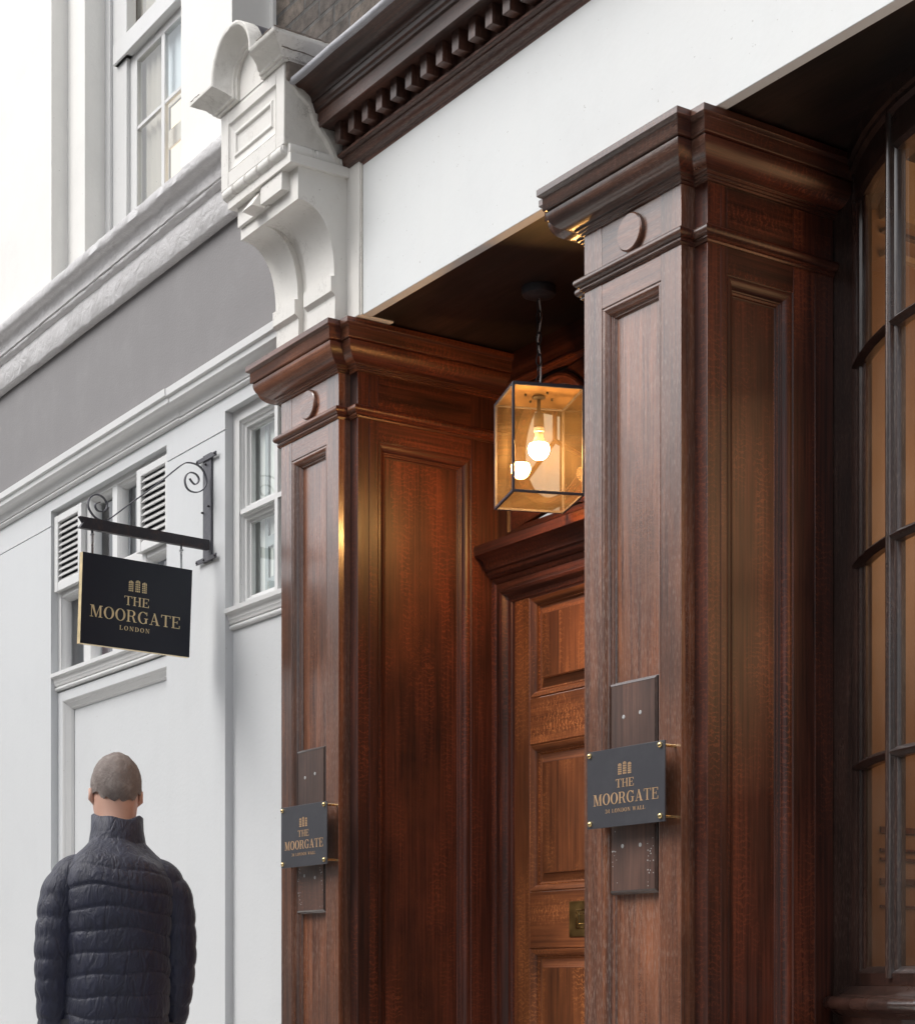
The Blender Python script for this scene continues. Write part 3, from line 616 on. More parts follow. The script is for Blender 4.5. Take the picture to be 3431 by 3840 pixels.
CAP = cap.build('pediment', K, smooth=42); ld.build('lead_covering', CAP)
def streak(x, y, z, dx, dy, dz, n_=7, r_=.0022):
    p = [(x + dx * t / n_ + random.uniform(-.002, .002), y + dy * t / n_, z + dz * t / n_ + random.uniform(-.002, .002)) for t in range(n_ + 1)]
    MB().tube(p, [r_ * random.uniform(.4, 1.1) for _ in p], 'mortar', seg=5).build('soot_streak', CAP)
streak(KX1 + .06, -.331, 4.158, -.10, 0, 0, 10); streak(KX1 + .082, -.33, 4.158, 0, .25, .0, 12, .003); streak(KX1 + .040, -.28, 4.122, 0, .20, .0, 10, .0028); streak(KX1 + .02, -.26, 4.110, 0, .2, .002, 10, .0022)
for k in range(5): streak(KX0 - .02 + .016 * k, -.331 + .012 * k, 4.155, .004, .020, -.018 - .006 * (k % 3), 4, .0016)
streak(KX0 - .075, -.331, 4.157, .07, 0, 0, 8, .0018)


# ---- pilasters
ZC = 3.288
cap_prof = [(-.03, ZC), (.095, ZC), (.095, 3.270), (.090, 3.266), (.084, 3.264), (.083, 3.262), (.083, 3.230), (.081, 3.227), (.072, 3.226)] + \
    [(.020 + .056 * math.cos(R(t)), 3.222 - .054 * math.sin(R(t))) for t in range(0, 91, 10)] + [(.019, 3.165), (.019, 3.161), (.013, 3.160), (.012, 3.155), (.007, 3.154), (.006, 3.149), (.0, 3.148), (-.03, 3.148)]
neck_prof = [(-.03, 3.034), (.002, 3.034)] + [(.010 + .013 * math.cos(R(t)), 3.020 + .013 * math.sin(R(t))) for t in range(100, -91, -19)] + [(.010, 3.005), (.011, 3.000), (.006, 2.998), (.004, 2.993), (-.03, 2.993)]
mould = [(0, 0), (.002, -.003), (.006, -.002), (.012, -.004), (.018, -.009), (.021, -.015), (.022, -.019), (.024, -.019), (.026, -.023), (.029, -.023), (.031, -.028), (.034, -.030)]
def pilaster(x0, label_board, yb_l, yb_r, side_panel, tag):
    w_ = .407; t = MB(); F = 'front_oak'
    pil = MB()
    # front skin
    pil.box(x0, x0 + .076, 0, .06, .30, ZC - .01, F + '_z'); pil.box(x0 + .326, x0 + w_, 0, .06, .30, ZC - .01, F + '_z')
    pil.box(x0 + .076, x0 + .326, .001, .05, 2.9255, ZC - .01, F + '_x'); pil.box(x0 + .076, x0 + .326, .001, .05, .30, .55, F + '_x')
    pil.box(x0 + .08, x0 + .322, .0305, .05, .5, 2.95, 'flame_front' if x0 > -5 else F + '_z')
    pil.frame((x0 + .076, 0, .55), (1, 0, 0), (0, 0, 1), (0, -1, 0), .25, 2.3755, mould, F + '_z', F + '_x')
    # plinth
    pil.box(x0 - .02, x0 + w_ + .02, -.02, .06, 0, .30, F + '_x')
    pp = pil.build('pilaster', EB, bevel=.0018)
    if tag: pp['label'] = tag
    # pier behind
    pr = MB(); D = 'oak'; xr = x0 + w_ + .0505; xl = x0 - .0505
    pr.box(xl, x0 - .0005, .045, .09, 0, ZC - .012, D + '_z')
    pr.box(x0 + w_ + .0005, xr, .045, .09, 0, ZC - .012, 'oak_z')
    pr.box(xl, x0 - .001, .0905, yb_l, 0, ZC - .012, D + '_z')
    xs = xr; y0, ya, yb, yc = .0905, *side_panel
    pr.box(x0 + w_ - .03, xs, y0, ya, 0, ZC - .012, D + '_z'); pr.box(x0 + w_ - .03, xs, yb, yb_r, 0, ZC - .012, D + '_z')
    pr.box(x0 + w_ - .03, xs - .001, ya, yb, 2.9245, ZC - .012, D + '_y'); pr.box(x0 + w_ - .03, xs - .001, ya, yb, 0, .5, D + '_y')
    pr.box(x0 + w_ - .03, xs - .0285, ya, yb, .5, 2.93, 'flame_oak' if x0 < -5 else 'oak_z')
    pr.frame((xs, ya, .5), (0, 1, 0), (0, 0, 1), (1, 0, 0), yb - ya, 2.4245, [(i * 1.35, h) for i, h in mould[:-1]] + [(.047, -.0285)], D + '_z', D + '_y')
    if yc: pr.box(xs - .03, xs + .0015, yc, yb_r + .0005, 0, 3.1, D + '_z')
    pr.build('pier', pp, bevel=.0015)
    path = [(xl, yb_l), (xl, .045), (x0, .045), (x0, 0), (x0 + w_, 0), (x0 + w_, .045), (xr, .045), (xr, yb_r)]
    cp_ = MB()
    n0 = len(path)
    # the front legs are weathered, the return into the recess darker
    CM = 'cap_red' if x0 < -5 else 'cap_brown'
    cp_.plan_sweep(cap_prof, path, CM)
    cpo = cp_.build('capital', pp, bevel=.001, smooth=35)
    nk = MB().plan_sweep(neck_prof, path, CM); nk.build('necking', pp, smooth=45)
    # roundel
    rd = MB().lathe((x0 + .207, 0, 3.090), 'y', [(.0, -.012), (.047, -.012), (.051, -.009), (.051, .002)], F + '_x', seg=40); rd.build('roundel', pp, smooth=30)
    # old sign board
    bx0, bx1, bz0, bz1 = x0 + .112, x0 + .300, 1.330, 1.896
    bb = MB().box(bx0, bx1, .004, .030, bz0 + .004, bz1 - .004, 'board_oak_z')
    bb.frame((bx0 - .0, .004, bz0 + .004), (1, 0, 0), (0, 0, 1), (0, -1, 0), bx1 - bx0, bz1 - bz0 - .008, [(-.008, -.026), (-.008, -.010), (-.005, -.008), (-.004, -.002), (0, 0), (.002, .001)], 'dark_oak_z', 'dark_oak_x')
    bo = bb.build('backboard', pp, bevel=.001)
    for (dx, z) in ((.055, 1.80), (.125, 1.808), (.05, 1.455), (.125, 1.452)):
        MB().lathe((bx0 + dx, .004, z + random.uniform(-.004, .004)), 'y', [(.0, -.0012), (.0045, -.0012), (.006, .0)], 'plug_filler', seg=9).build('screw_plug', bo)
    sm = MB()
    for k in range(26):
        ex = random.choice([0, 1, 1]); dx = random.uniform(.005, .03) if ex == 0 else random.uniform(.155, .182); z = random.uniform(1.34, 1.5)
        r_ = random.uniform(.0008, .0024); sm.lathe((bx0 + dx, .004, z), 'y', [(.0, -.0006), (r_, -.0006), (r_, 0)], 'plug_filler', seg=6)
    so = sm.build('paint_spatter', bo); so['kind'] = 'stuff'
    return pp
XLP, XRP = -5.7664, -4.0033
pilaster(XLP, None, .12, .66, (.126, .508, None), 'oak pilaster at the left of the doorway')
pilaster(XRP, None, .66, .4925, (.112, .347, .425), 'oak pilaster at the right of the doorway')

# ---- doorway
DXL, DXR = -5.3159, -4.0538
dw = MB()
dw.frame((DXL, .62, -.02), (1, 0, 0), (0, 0, 1), (0, -1, 0), DXR - DXL, 2.535, [(0, .022), (.008, .026), (.022, .022), (.026, .018), (.045, .018), (.050, .024), (.058, .027), (.068, .024), (.074, .012), (.080, .006), (.095, .004), (.098, -.0), (.112, -.002), (.112, -.04)], 'oak_z', 'oak_x')
DW = dw.build('door_surround', EB, smooth=35)
hp = [(.66, 2.50), (.600, 2.50), (.598, 2.508)] + [(.596 - .022 * math.sin(R(t)), 2.510 + .022 * (1 - math.cos(R(t)))) for t in range(0, 91, 18)] + [(.570, 2.534), (.566, 2.536), (.565, 2.545)] + \
     [(.528 + .036 * math.cos(R(t)), 2.547 + .032 * math.sin(R(t))) for t in range(0, 91, 15)] + [(.524, 2.580), (.518, 2.583), (.517, 2.616), (.66, 2.622)]
MB().prism(hp, 'x', DXL + .001, DXR - .001, 'oak_x').build('door_hood', DW, smooth=30)
# fanlight zone
fz = MB()
fz.box(DXL, DXR, .622, .66, 2.60, 2.655, 'oak_x'); fz.box(DXL, DXR, .622, .66, 3.20, 3.30, 'oak_x')
fz.box(DXL, DXL + .06, .622, .66, 2.655, 3.20, 'oak_z'); fz.box(DXR - .06, DXR, .622, .66, 2.655, 3.20, 'oak_z'); fz.box(-4.705, -4.665, .622, .66, 2.655, 3.20, 'oak_z')
for (xa, xb) in ((DXL + .06, -4.705), (-4.665, DXR - .06)):
    fz.frame((xa, .622, 2.655), (1, 0, 0), (0, 0, 1), (0, -1, 0), xb - xa, .545, [(0, 0), (.004, .006), (.012, .006), (.016, -.004), (.028, -.008), (.03, -.02)], 'oak_z', 'oak_x')
    c0 = (xa + xb) / 2; zc_ = 2.9275; rr0 = .225
    ring = []; K_ = 48
    pr_ = [(0, -.02), (.0, .006), (.006, .012), (.014, .012), (.02, .004), (.03, .0), (.036, -.006), (.036, -.02)]
    vs = []
    for k in range(K_):
        th = 2 * math.pi * k / K_
        for (i_, h_) in pr_: vs.append((c0 + (rr0 - i_) * math.cos(th), .622 - h_, zc_ + (rr0 - i_) * math.sin(th)))
    n_ = len(pr_); fz.add(vs, [(k * n_ + j, k * n_ + j + 1, ((k + 1) % K_) * n_ + j + 1, ((k + 1) % K_) * n_ + j) for k in range(K_) for j in range(n_ - 1)], 'oak_x')
    for sx_ in (-1, 1):
        for sz_ in (-1, 1):
            p = [(c0 + sx_ * .26, zc_ + sz_ * .255)] + [(c0 + sx_ * .222 * math.cos(R(t)), zc_ + sz_ * .222 * math.sin(R(t))) for t in range(5, 90, 10)]
            fz.prism(p, 'y', .628, .65, 'oak_x')
    # pointed tracery bars inside the circle
    for th in (90, 210, 330):
        fz.tube([(c0 + .19 * math.cos(R(th)), .628, zc_ + .19 * math.sin(R(th))), (c0, .628, zc_)], .008, 'oak_z')
FZ = fz.build('fanlight', EB, smooth=35)
MB().quad((DXL + .05, .645, 2.64), (DXR - .05, .645, 2.64), (DXR - .05, .645, 3.22), (DXL + .05, .645, 3.22), 'bow_glass').build('pane', FZ)
MB().box(DXL, DXR, .9, .92, 2.5, 3.3, 'room_dark').build('hall_wall', FZ)
# door leaf
d = MB(); Dx0, Dx1 = -5.204, -4.166; dm = 'door_oak'
cols = ((-5.116, -4.735), (-4.635, -4.254)); rows = ((.62, 1.2034), (1.396, 1.9065), (2.064, 2.416)); rows2 = ((.22, .50),) + rows
d.box(Dx0, -5.116, .62, .665, .01, 2.497, dm + '_z'); d.box(-4.254, Dx1, .62, .665, .01, 2.497, dm + '_z'); d.box(-4.735, -4.635, .6205, .665, .01, 2.497, dm + '_z')
for (xa, xb) in cols:
    zs = [.01] + [z for r_ in rows2 for z in r_] + [2.497]
    for k in range(0, len(zs), 2): d.box(xa, xb, .6205, .665, zs[k], zs[k + 1], dm + '_x')
D = d.build('door', EB, bevel=.0015); D['label'] = 'panelled oak door under the lantern'
for (xa, xb) in cols:
    for (za, zb) in rows2:
        p = MB()
        p.frame((xa, .6205, za), (1, 0, 0), (0, 0, 1), (0, -1, 0), xb - xa, zb - za, [(0, 0), (.003, -.003), (.006, .001), (.016, -.002), (.024, -.010), (.026, -.016), (.030, -.016), (.032, -.022), (.036, -.024)], dm + '_z', dm + '_x')
        p.frame((xa + .034, .6205, za + .034), (1, 0, 0), (0, 0, 1), (0, -1, 0), xb - xa - .068, zb - za - .068, [(0, -.024), (.004, -.024), (.030, -.012), (.031, -.007), (.034, -.006)], dm + '_z', dm + '_x')
        x0_ = xa + .0675; x1_ = xb - .0675; p.box(x0_, (x0_ + x1_) / 2 - .03, .6267, .64, za + .0675, zb - .0675, dm + '_z'); p.box((x0_ + x1_) / 2 - .0297, x1_, .6267, .64, za + .0675, zb - .0675, dm + '_z')
        p.build('door_panel', D, smooth=30)
lpz = 1.298
lp = MB().box(-4.886, -4.484, .616, .6215, lpz - .060, lpz + .059, 'aged_brass'); LP = lp.build('letter_plate', D, bevel=.0015)
MB().frame((-4.847, .616, lpz - .033), (1, 0, 0), (0, 0, 1), (0, -1, 0), .324, .065, [(0, 0), (.001, .002), (.004, .002), (.005, -.001), (.012, -.001), (.013, .001), (.016, .001), (.017, 0)], 'brass', 'brass').build('letter_flap', LP)

# ---- bow window
def bow(s): return (-3.463 + s, .5 - .8 * s + .667 * s * s)
def bown(s):
    dy = -.8 + 1.334 * s; t = Vector((1, dy)).normalized(); return t, Vector((t.y, -t.x))
S0, S1 = 0.0, 1.2
bw = MB()
def swp(s0, s1, prof, mat, k=14):
    bw_path = [bow(s0 + (s1 - s0) * i / k) for i in range(k + 1)]
    tmp = MB().plan_sweep(prof, bw_path, mat)
    # weld the legs into one island so the grain runs through
    return tmp
def cat(mb, other):
    k = len(mb.v); mb.v += other.v
    for f, mi_ in zip(other.f, other.m): mb.f.append([k + a for a in f]); mb.m.append(mb.mi(other.mats[mi_]))
BO = 'dark_oak'
BW = MB()
cat(BW, swp(S0 - .0, S1, [(-.05, 3.15), (.0, 3.15), (.004, 3.156), (.012, 3.16), (.012, 3.235), (.022, 3.245), (.022, 3.257), (.030, 3.262), (.032, 3.296), (-.05, 3.296)], BO))
cat(BW, swp(S0, S1, [(-.05, 1.082), (.008, 1.082), (.010, 1.112), (.004, 1.118), (-.012, 1.130), (-.05, 1.132)], BO))
wf = bpy.data.objects.new('bow_window', None); C.objects.link(wf); wf.parent = EB; ORG[wf] = ORG[EB]
for nm_, half in (('window_head', 0), ('window_rail', 1)):
    q_ = MB(); cut = [i for i, f in enumerate(BW.f)]
    zs_ = [(sum(BW.v[a][2] for a in f) / len(f) > 2) for f in BW.f]
    idx = {}
    for i, f in enumerate(BW.f):
        if zs_[i] == (half == 0):
            nf = []
            for a in f:
                if a not in idx: idx[a] = len(q_.v); q_.v.append(BW.v[a])
                nf.append(idx[a])
            q_.f.append(nf); q_.m.append(q_.mi(BW.mats[BW.m[i]]))
    q_.build(nm_, wf, smooth=30)
# sill and apron
AP = MB()
cat(AP, swp(S0 - .03, S1, [(-.06, .35), (.030, .35), (.030, .93), (.036, .96), (.045, .968), (.048, 1.0), (.060, 1.008), (.066, 1.016)] + [(.072 + .016 * math.cos(R(t)), 1.035 + .018 * math.sin(R(t))) for t in range(-70, 91, 20)] + [(.056, 1.0545), (.054, 1.058), (.046, 1.062), (.034, 1.072), (.026, 1.080), (.012, 1.081), (-.06, 1.081)], BO))
cat(AP, swp(S0 - .03, S1, [(-.06, 0), (.06, 0), (.06, .34), (-.06, .349)], BO))
AP.build('window_sill', wf, smooth=30)
def post(s, prof_pts, z0, z1, mat=BO + '_z'):
    x, y = bow(s); t, nrm = bown(s); P = [(x + t.x * a + nrm.x * b_, y + t.y * a + nrm.y * b_) for a, b_ in prof_pts]
    return MB().prism(P, 'z', z0, z1, mat)
mull = [(-.017, -.024), (.017, -.024), (.017, -.004), (.015, .0), (.010, .003), (.009, .010)] + [(.009 * math.cos(R(t)), .012 + .010 * math.sin(R(t))) for t in range(0, 181, 30)] + [(-.009, .010), (-.010, .003), (-.015, 0), (-.017, -.004)]
for s_ in (.294, .6, .906): post(s_, mull, 1.10, 3.258).build('mullion', wf, smooth=40)
for s_, sg in ((.0, 1), (1.2, -1)):
    P = [(0, -.016), (.090, -.016), (.092, -.010), (.088, -.006), (.060, -.005), (.056, .002), (.030, .004), (.024, .012), (.014, .016), (.004, .012), (0, .006)]
    if sg < 0: P = [(-a, b2) for a, b2 in P][::-1]
    post(s_, P, 1.085, 3.26).build('window_jamb', wf, smooth=40)
for z in (1.66, 2.195, 2.725):
    bar = swp(S0 + .01, S1 - .01, [(-.020, z - .013), (.000, z - .013), (.004, z - .009), (.012, z - .007), (.018, z), (.012, z + .007), (.004, z + .009), (.000, z + .013), (-.020, z + .013)], BO)
    bar.build('glazing_bar', wf, smooth=40)
gl = MB(); 
for (sa_, sb_) in ((.05, .294), (.294, .6), (.6, .906), (.906, 1.15)):
    for (za, zb) in ((1.12, 1.66), (1.66, 2.195), (2.195, 2.725), (2.725, 3.16)):
        k = 5; pts = []
        for i in range(k + 1):
            s = sa_ + (sb_ - sa_) * i / k; x, y = bow(s); t, nrm = bown(s); pts.append((x - nrm.x * .012, y - nrm.y * .012))
        mb = MB(); vs = [(x, y, z) for (x, y) in pts for z in (za, zb)]
        mb.add(vs, [(2 * i, 2 * i + 2, 2 * i + 3, 2 * i + 1) for i in range(k)], 'bow_glass'); mb.build('pane', wf, smooth=80)
# wall return beside the window, room behind
WX_ = -3.440
MB().box(-3.60, -3.455, .494, .53, 0, 3.2955, 'dark_oak_z').build('window_reveal', EB)
MB().box(-2.30, -1.0, .25, .60, 0, 3.2955, 'dark_oak_z').build('window_reveal', EB)
rm = MB(); RY = 2.4
WX = -3.440
rm.box(WX - .02, WX, .531, RY, .2, 3.5, 'room_panel'); rm.box(WX - .02, -1.0, RY, RY + .02, .2, 3.5, 'room_panel'); rm.box(-1.0, -.98, .6, RY, .2, 3.5, 'room_panel')
rm.box(WX, -1.0, .605, RY - .001, .2, .25, 'room_panel'); rm.box(WX, -1.0, .62, RY - .001, 3.45, 3.5, 'room_cream')
rm.box(WX + .0003, WX + .03, .56, RY - .002, 3.13, 3.449, 'room_cream'); rm.box(WX + .0003, WX + .018, .56, RY - .002, 3.095, 3.105, 'dark_oak_y'); rm.box(WX + .0003, WX + .02, .56, RY - .002, 3.03, 3.045, 'room_cream')
for z, t in ((1.49, .016), (1.44, .008), (1.415, .008), (1.35, .018), (1.29, .006)): rm.box(WX + .0003, WX + .006, .56, RY - .002, z, z + t, 'oak_y')
rm.build('room', EB)
rl = bpy.data.lights.new('room_lamp_light', 'POINT'); ro = bpy.data.objects.new('room_lamp_light', rl); C.objects.link(ro)
rl.energy = 27; rl.color = (1, .60, .32); rl.shadow_soft_size = .6; ro.location = (-2.45, 1.15, 2.5); ro.parent = EB; ro.location = Vector((-2.45, 1.15, 2.5)) - ORG[EB]

# ================================================================== LANTERN
LX, LY = -4.689, .347
LN = thing('hanging_lantern', 'square amber glass lantern with lit bulb hanging on a chain in the porch', 'lantern', (LX, LY, 2.61))
LN.rotation_euler = (0, 0, R(69.2)); 
LO = Vector((0, 0, 2.61))
def lb(mb, name, parent, **k):
    mb.v = [tuple(Vector(v)) for v in mb.v]; ORG[parent] = LO; return mb.build(name, parent, **k)
hw = .1135; z0, z1 = 2.612, 2.953; t_ = .0040
fr = MB(); B_ = 'blue_black_metal'
for sx_ in (-1, 1):
    for sy_ in (-1, 1): fr.box(sx_ * hw - t_, sx_ * hw + t_, sy_ * hw - t_, sy_ * hw + t_, z0, z1, B_)
for z in (z0 + t_, z1 - t_):
    for s_ in (-1, 1):
        fr.box(-hw + t_, hw - t_, s_ * hw - t_, s_ * hw + t_, z - t_, z + t_, B_); fr.box(s_ * hw - t_, s_ * hw + t_, -hw + t_, hw - t_, z - t_, z + t_, B_)
lb(fr, 'frame', LN, bevel=.001)
lb(MB().box(-hw, hw, -hw, hw, z1 - .003, z1 + .001, 'copper_plate').box(-hw, hw, -hw, hw, z1 + .0012, z1 + .004, B_), 'top_plate', LN)
g_ = 'lantern_glass'
for s_ in (-1, 1):
    lb(MB().quad((-hw + t_, s_ * hw, z0 + t_), (hw - t_, s_ * hw, z0 + t_), (hw - t_, s_ * hw, z1 - t_), (-hw + t_, s_ * hw, z1 - t_), g_), 'glass_pane', LN)
    lb(MB().quad((s_ * hw, -hw + t_, z0 + t_), (s_ * hw, hw - t_, z0 + t_), (s_ * hw, hw - t_, z1 - t_), (s_ * hw, -hw + t_, z1 - t_), g_), 'glass_pane', LN)
lb(MB().quad((-hw, -hw, z0 + .002), (hw, -hw, z0 + .002), (hw, hw, z0 + .002), (-hw, hw, z0 + .002), g_), 'glass_pane', LN)
hd = MB().lathe((0, 0, 0), 'z', [(.020, 2.951), (.022, 2.945), (.006, 2.940), (.006, 2.905), (.006, 2.898), (.015, 2.896), (.017, 2.860), (.016, 2.852)], 'black_metal', seg=20)
hd.lathe((0, 0, 0), 'z', [(.012, 2.852), (.016, 2.850), (.017, 2.838), (.012, 2.834)], 'ceramic', seg=20)
for k in range(4): hd.lathe((.05 * math.cos(k * 1.57 + .3), .05 * math.sin(k * 1.57 + .3), 0), 'z', [(.004, 2.950), (.004, 2.944)], 'black_metal', seg=8)
lb(hd, 'lamp_holder', LN)
MB_ = MB().lathe((0, 0, 0), 'z', [(.013, 2.836), (.0145, 2.822), (.020, 2.808), (.028, 2.797)], 'ceramic', seg=24); lb(MB_, 'bulb_neck', LN)
bl = MB().lathe((0, 0, 0), 'z', [(.0335 * math.sin(R(t)), 2.782 + .0335 * math.cos(R(t))) for t in range(62, 181, 13)], 'bulb_glow', seg=24)
lb(bl, 'bulb', LN)
ch = MB()
def link(z, ang, L_=.040, W_=.009, r_=.0021):
    pts = []
    for k in range(17):
        th = 2 * math.pi * k / 16; a = W_ * math.cos(th); b2 = (L_ / 2) * math.sin(th); pts.append((a * math.cos(ang), a * math.sin(ang), z + b2))
    ch.tube(pts, r_, 'black_metal', seg=6)
zz = 3.255; k = 0
while zz > 2.965: link(zz - .016, .5 + (k % 2) * 1.57 + k * .07); zz -= .0345; k += 1
lb(ch, 'chain', LN)
cbm = MB().tube([(.002, .002, 3.262), (.007, -.003, 3.2), (-.002, .006, 3.13), (.008, .004, 3.07), (.004, -.008, 3.01), (.0, .0, 2.955)], .0028, 'ceramic', seg=6); lb(cbm, 'cable', LN)
lb(MB().lathe((0, 0, 0), 'z', [(.008, 3.262), (.036, 3.266), (.052, 3.272), (.056, 3.280), (.056, 3.2955)], 'black_metal', seg=28), 'ceiling_rose', LN)
lb(MB().lathe((0, 0, 0), 'z', [(.006, 2.957), (.012, 2.957), (.012, 2.966), (.004, 2.972)], 'black_metal', seg=12), 'top_finial', LN)

# ================================================================== LETTERING
def ell(cx, cy, rx, ry, a0, a1, k=18): return [(cx + rx * math.cos(R(a0 + (a1 - a0) * i / k)), cy + ry * math.sin(R(a0 + (a1 - a0) * i / k))) for i in range(k + 1)]
def ringq(cx, cy, rx, ry, ix, iy, a0, a1, k=18, icx=None):
    o1 = ell(cx, cy, rx, ry, a0, a1, k); i1 = ell(cx if icx is None else icx, cy, ix, iy, a0, a1, k)
    return [[o1[j], o1[j + 1], i1[j + 1], i1[j]] for j in range(k)]
def rc(x0, y0, x1, y1): return [[(x0, y0), (x1, y0), (x1, y1), (x0, y1)]]
S, H = .135, .05
def serif(xc, y, wd=.17): return rc(xc - wd, y, xc + wd, y + H) 
def glyph(c):
    q = []
    if c == 'T': q = rc(.33, H, .33 + S, 1 - H) + rc(.0, 1 - H, .81, 1) + rc(0, .78, H, 1 - H) + rc(.81 - H, .78, .81, 1 - H) + serif(.405, 0); w_ = .81
    elif c == 'H': q = rc(.08, H, .08 + S, 1 - H) + rc(.62, H, .62 + S, 1 - H) + rc(.08 + S, .49, .62, .49 + H) + serif(.155, 0, .155) + serif(.155, 1 - H, .155) + serif(.695, 0, .155) + serif(.695, 1 - H, .155); w_ = .85
    elif c == 'E': q = rc(.08, H, .08 + S, 1 - H) + rc(0, 0, .70, H) + rc(0, 1 - H, .68, 1) + rc(.08 + S, .49, .50, .49 + H) + rc(.70 - H, H, .70, .26) + rc(.68 - H, .76, .68, 1 - H) + rc(.46, .38, .50, .66); w_ = .72
    elif c == 'L': q = rc(.08, H, .08 + S, 1 - H) + rc(0, 0, .66, H) + serif(.155, 1 - H, .155) + rc(.66 - H, H, .66, .30); w_ = .68
    elif c == 'M':
        q = rc(.10, H, .10 + H, 1 - H) + [[(.10, 1), (.30, 1), (.55, .0), (.47, 0)]] + [[(.47, .02), (.52, .02), (.83, 1), (.78, 1)]] + rc(.78, H, .78 + S, 1) + rc(0, 1 - H, .2, 1) + serif(.13, 0, .13) + rc(.70, 0, 1.02, H) + rc(.8, 1 - H, 1.02, 1); w_ = 1.02
    elif c == 'N': q = rc(.12, H, .12 + H, 1 - H) + [[(.08, 1), (.26, 1), (.78, 0), (.68, 0)]] + rc(.73, .02, .73 + H, 1 - H) + serif(.145, 0, .145) + serif(.755, 1 - H, .145) + rc(0, 1 - H, .2, 1); w_ = .90
    elif c == 'O': q = ringq(.42, .5, .42, .52, .255, .475, 0, 360, 28); w_ = .84
    elif c == 'D': q = rc(.08, H, .08 + S, 1 - H) + rc(0, 0, .38, H) + rc(0, 1 - H, .38, 1) + ringq(.36, .5, .44, .5, .28, .445, -90, 90, 16); w_ = .80
    elif c == 'R': q = rc(.08, H, .08 + S, 1 - H) + rc(0, 1 - H, .42, 1) + rc(.08 + S, .47, .42, .47 + H) + ringq(.42, .735, .29, .265, .14, .21, -90, 90, 12) + serif(.155, 0, .155) + [[(.44, .49), (.58, .47), (.74, .02), (.60, .02)]] + rc(.60, 0, .84, H); w_ = .84
    elif c == 'G': q = ringq(.43, .5, .43, .52, .265, .475, 45, 318, 24) + rc(.62, .04, .62 + S, .42) + rc(.52, .42, .86, .42 + H) + rc(.72, .70, .77, 1.0); w_ = .86
    elif c == 'A': q = [[(.12, 0), (.17, 0), (.44, 1), (.39, 1)]] + [[(.36, 1.02), (.47, 1.02), (.80, 0), (.63, 0)]] + rc(.22, .30, .64, .30 + H) + serif(.14, 0, .14) + serif(.72, 0, .17); w_ = .89
    elif c == 'W': q = [[(.08, 1), (.24, 1), (.42, 0), (.34, 0)]] + [[(.34, 0), (.39, 0), (.60, 1), (.55, 1)]] + [[(.50, 1), (.66, 1), (.84, 0), (.76, 0)]] + [[(.76, 0), (.81, 0), (1.04, 1), (.99, 1)]] + serif(.15, 1 - H, .15) + serif(1.01, 1 - H, .12); w_ = 1.13
    elif c == '3': q = ringq(.30, .73, .27, .27, .15, .215, -90, 160, 14) + ringq(.30, .27, .32, .28, .17, .225, -160, 90, 14) + rc(.05, .80, .15, .9) + rc(.0, .12, .12, .24); w_ = .62
    elif c == '4': q = rc(.36, H, .36 + S, 1) + [[(.0, .30), (.07, .30), (.46, 1), (.40, 1)]] + rc(0, .25, .66, .25 + H) + serif(.435, 0, .14); w_ = .66
    else: return [], .34
    return q, w_
def lettering(mb, text, O, U, W, Nn, x0, x1, zb, zt, mat, th=.0012, track=.10, bold=1.0):
    """cap letters fitted between x0..x1 along U and zb..zt along W"""
    O, U, W, Nn = map(Vector, (O, U, W, Nn)); h = zt - zb
    tot = 0; gs = []
    for c in text: q, w_ = glyph(c); gs.append((q, w_, tot)); tot += w_ + track
    tot -= track; sx_ = (x1 - x0) / tot; k = 0
    for q, w_, ofs in gs:
        for poly in q:
            k += 1; hh = th + .00002 * (k % 9)
            a = [O + U * (x0 + (ofs + p[0]) * sx_) + W * (zb + p[1] * h) for p in poly]
            n_ = len(a); vs = a + [p + Nn * hh for p in a]
            mb.add(vs, [tuple(range(n_, 2 * n_))] + [(i, (i + 1) % n_, n_ + (i + 1) % n_, n_ + i) for i in range(n_)], mat)
def emblem(mb, O, U, W, Nn, x0, x1, zb, zt, mat, th=.0012):
    O, U, W, Nn = map(Vector, (O, U, W, Nn)); tw = x1 - x0; ww = tw * .27; gap = (tw - 3 * ww) / 2; H_ = zt - zb
    def put(poly):
        a = [O + U * p[0] + W * p[1] for p in poly]; n_ = len(a); vs = a + [p + Nn * th for p in a]
        mb.add(vs, [tuple(range(n_, 2 * n_))] + [(i, (i + 1) % n_, n_ + (i + 1) % n_, n_ + i) for i in range(n_)], mat)
    for k in range(3):
        xa = x0 + k * (ww + gap); top = zt if k == 1 else zt - H_ * .09; bot = zb if k == 1 else zb
        cw = ww / 3; g_ = ww * .055; rh = (top - bot - ww * .55) / 4
        for r_ in range(4):
            for c_ in range(3): put([(xa + c_ * cw + g_, bot + r_ * rh + g_), (xa + (c_ + 1) * cw - g_, bot + r_ * rh + g_), (xa + (c_ + 1) * cw - g_, bot + (r_ + 1) * rh - g_), (xa + c_ * cw + g_, bot + (r_ + 1) * rh - g_)])
        zA = bot + 4 * rh; cxx = xa + ww / 2; rx = ww / 2 - g_; rz = top - zA - g_
        for c_ in range(3):
            xa_, xb_ = xa + c_ * cw + g_, xa + (c_ + 1) * cw - g_
            up = [(x, zA + g_ + rz * .25 + (rz * .75) * math.sqrt(max(0, 1 - ((x - cxx) / (rx * 1.02)) ** 2))) for x in [xb_ + (xa_ - xb_) * i / 4 for i in range(5)]]
            put([(xa_, zA + g_), (xb_, zA + g_)] + up)

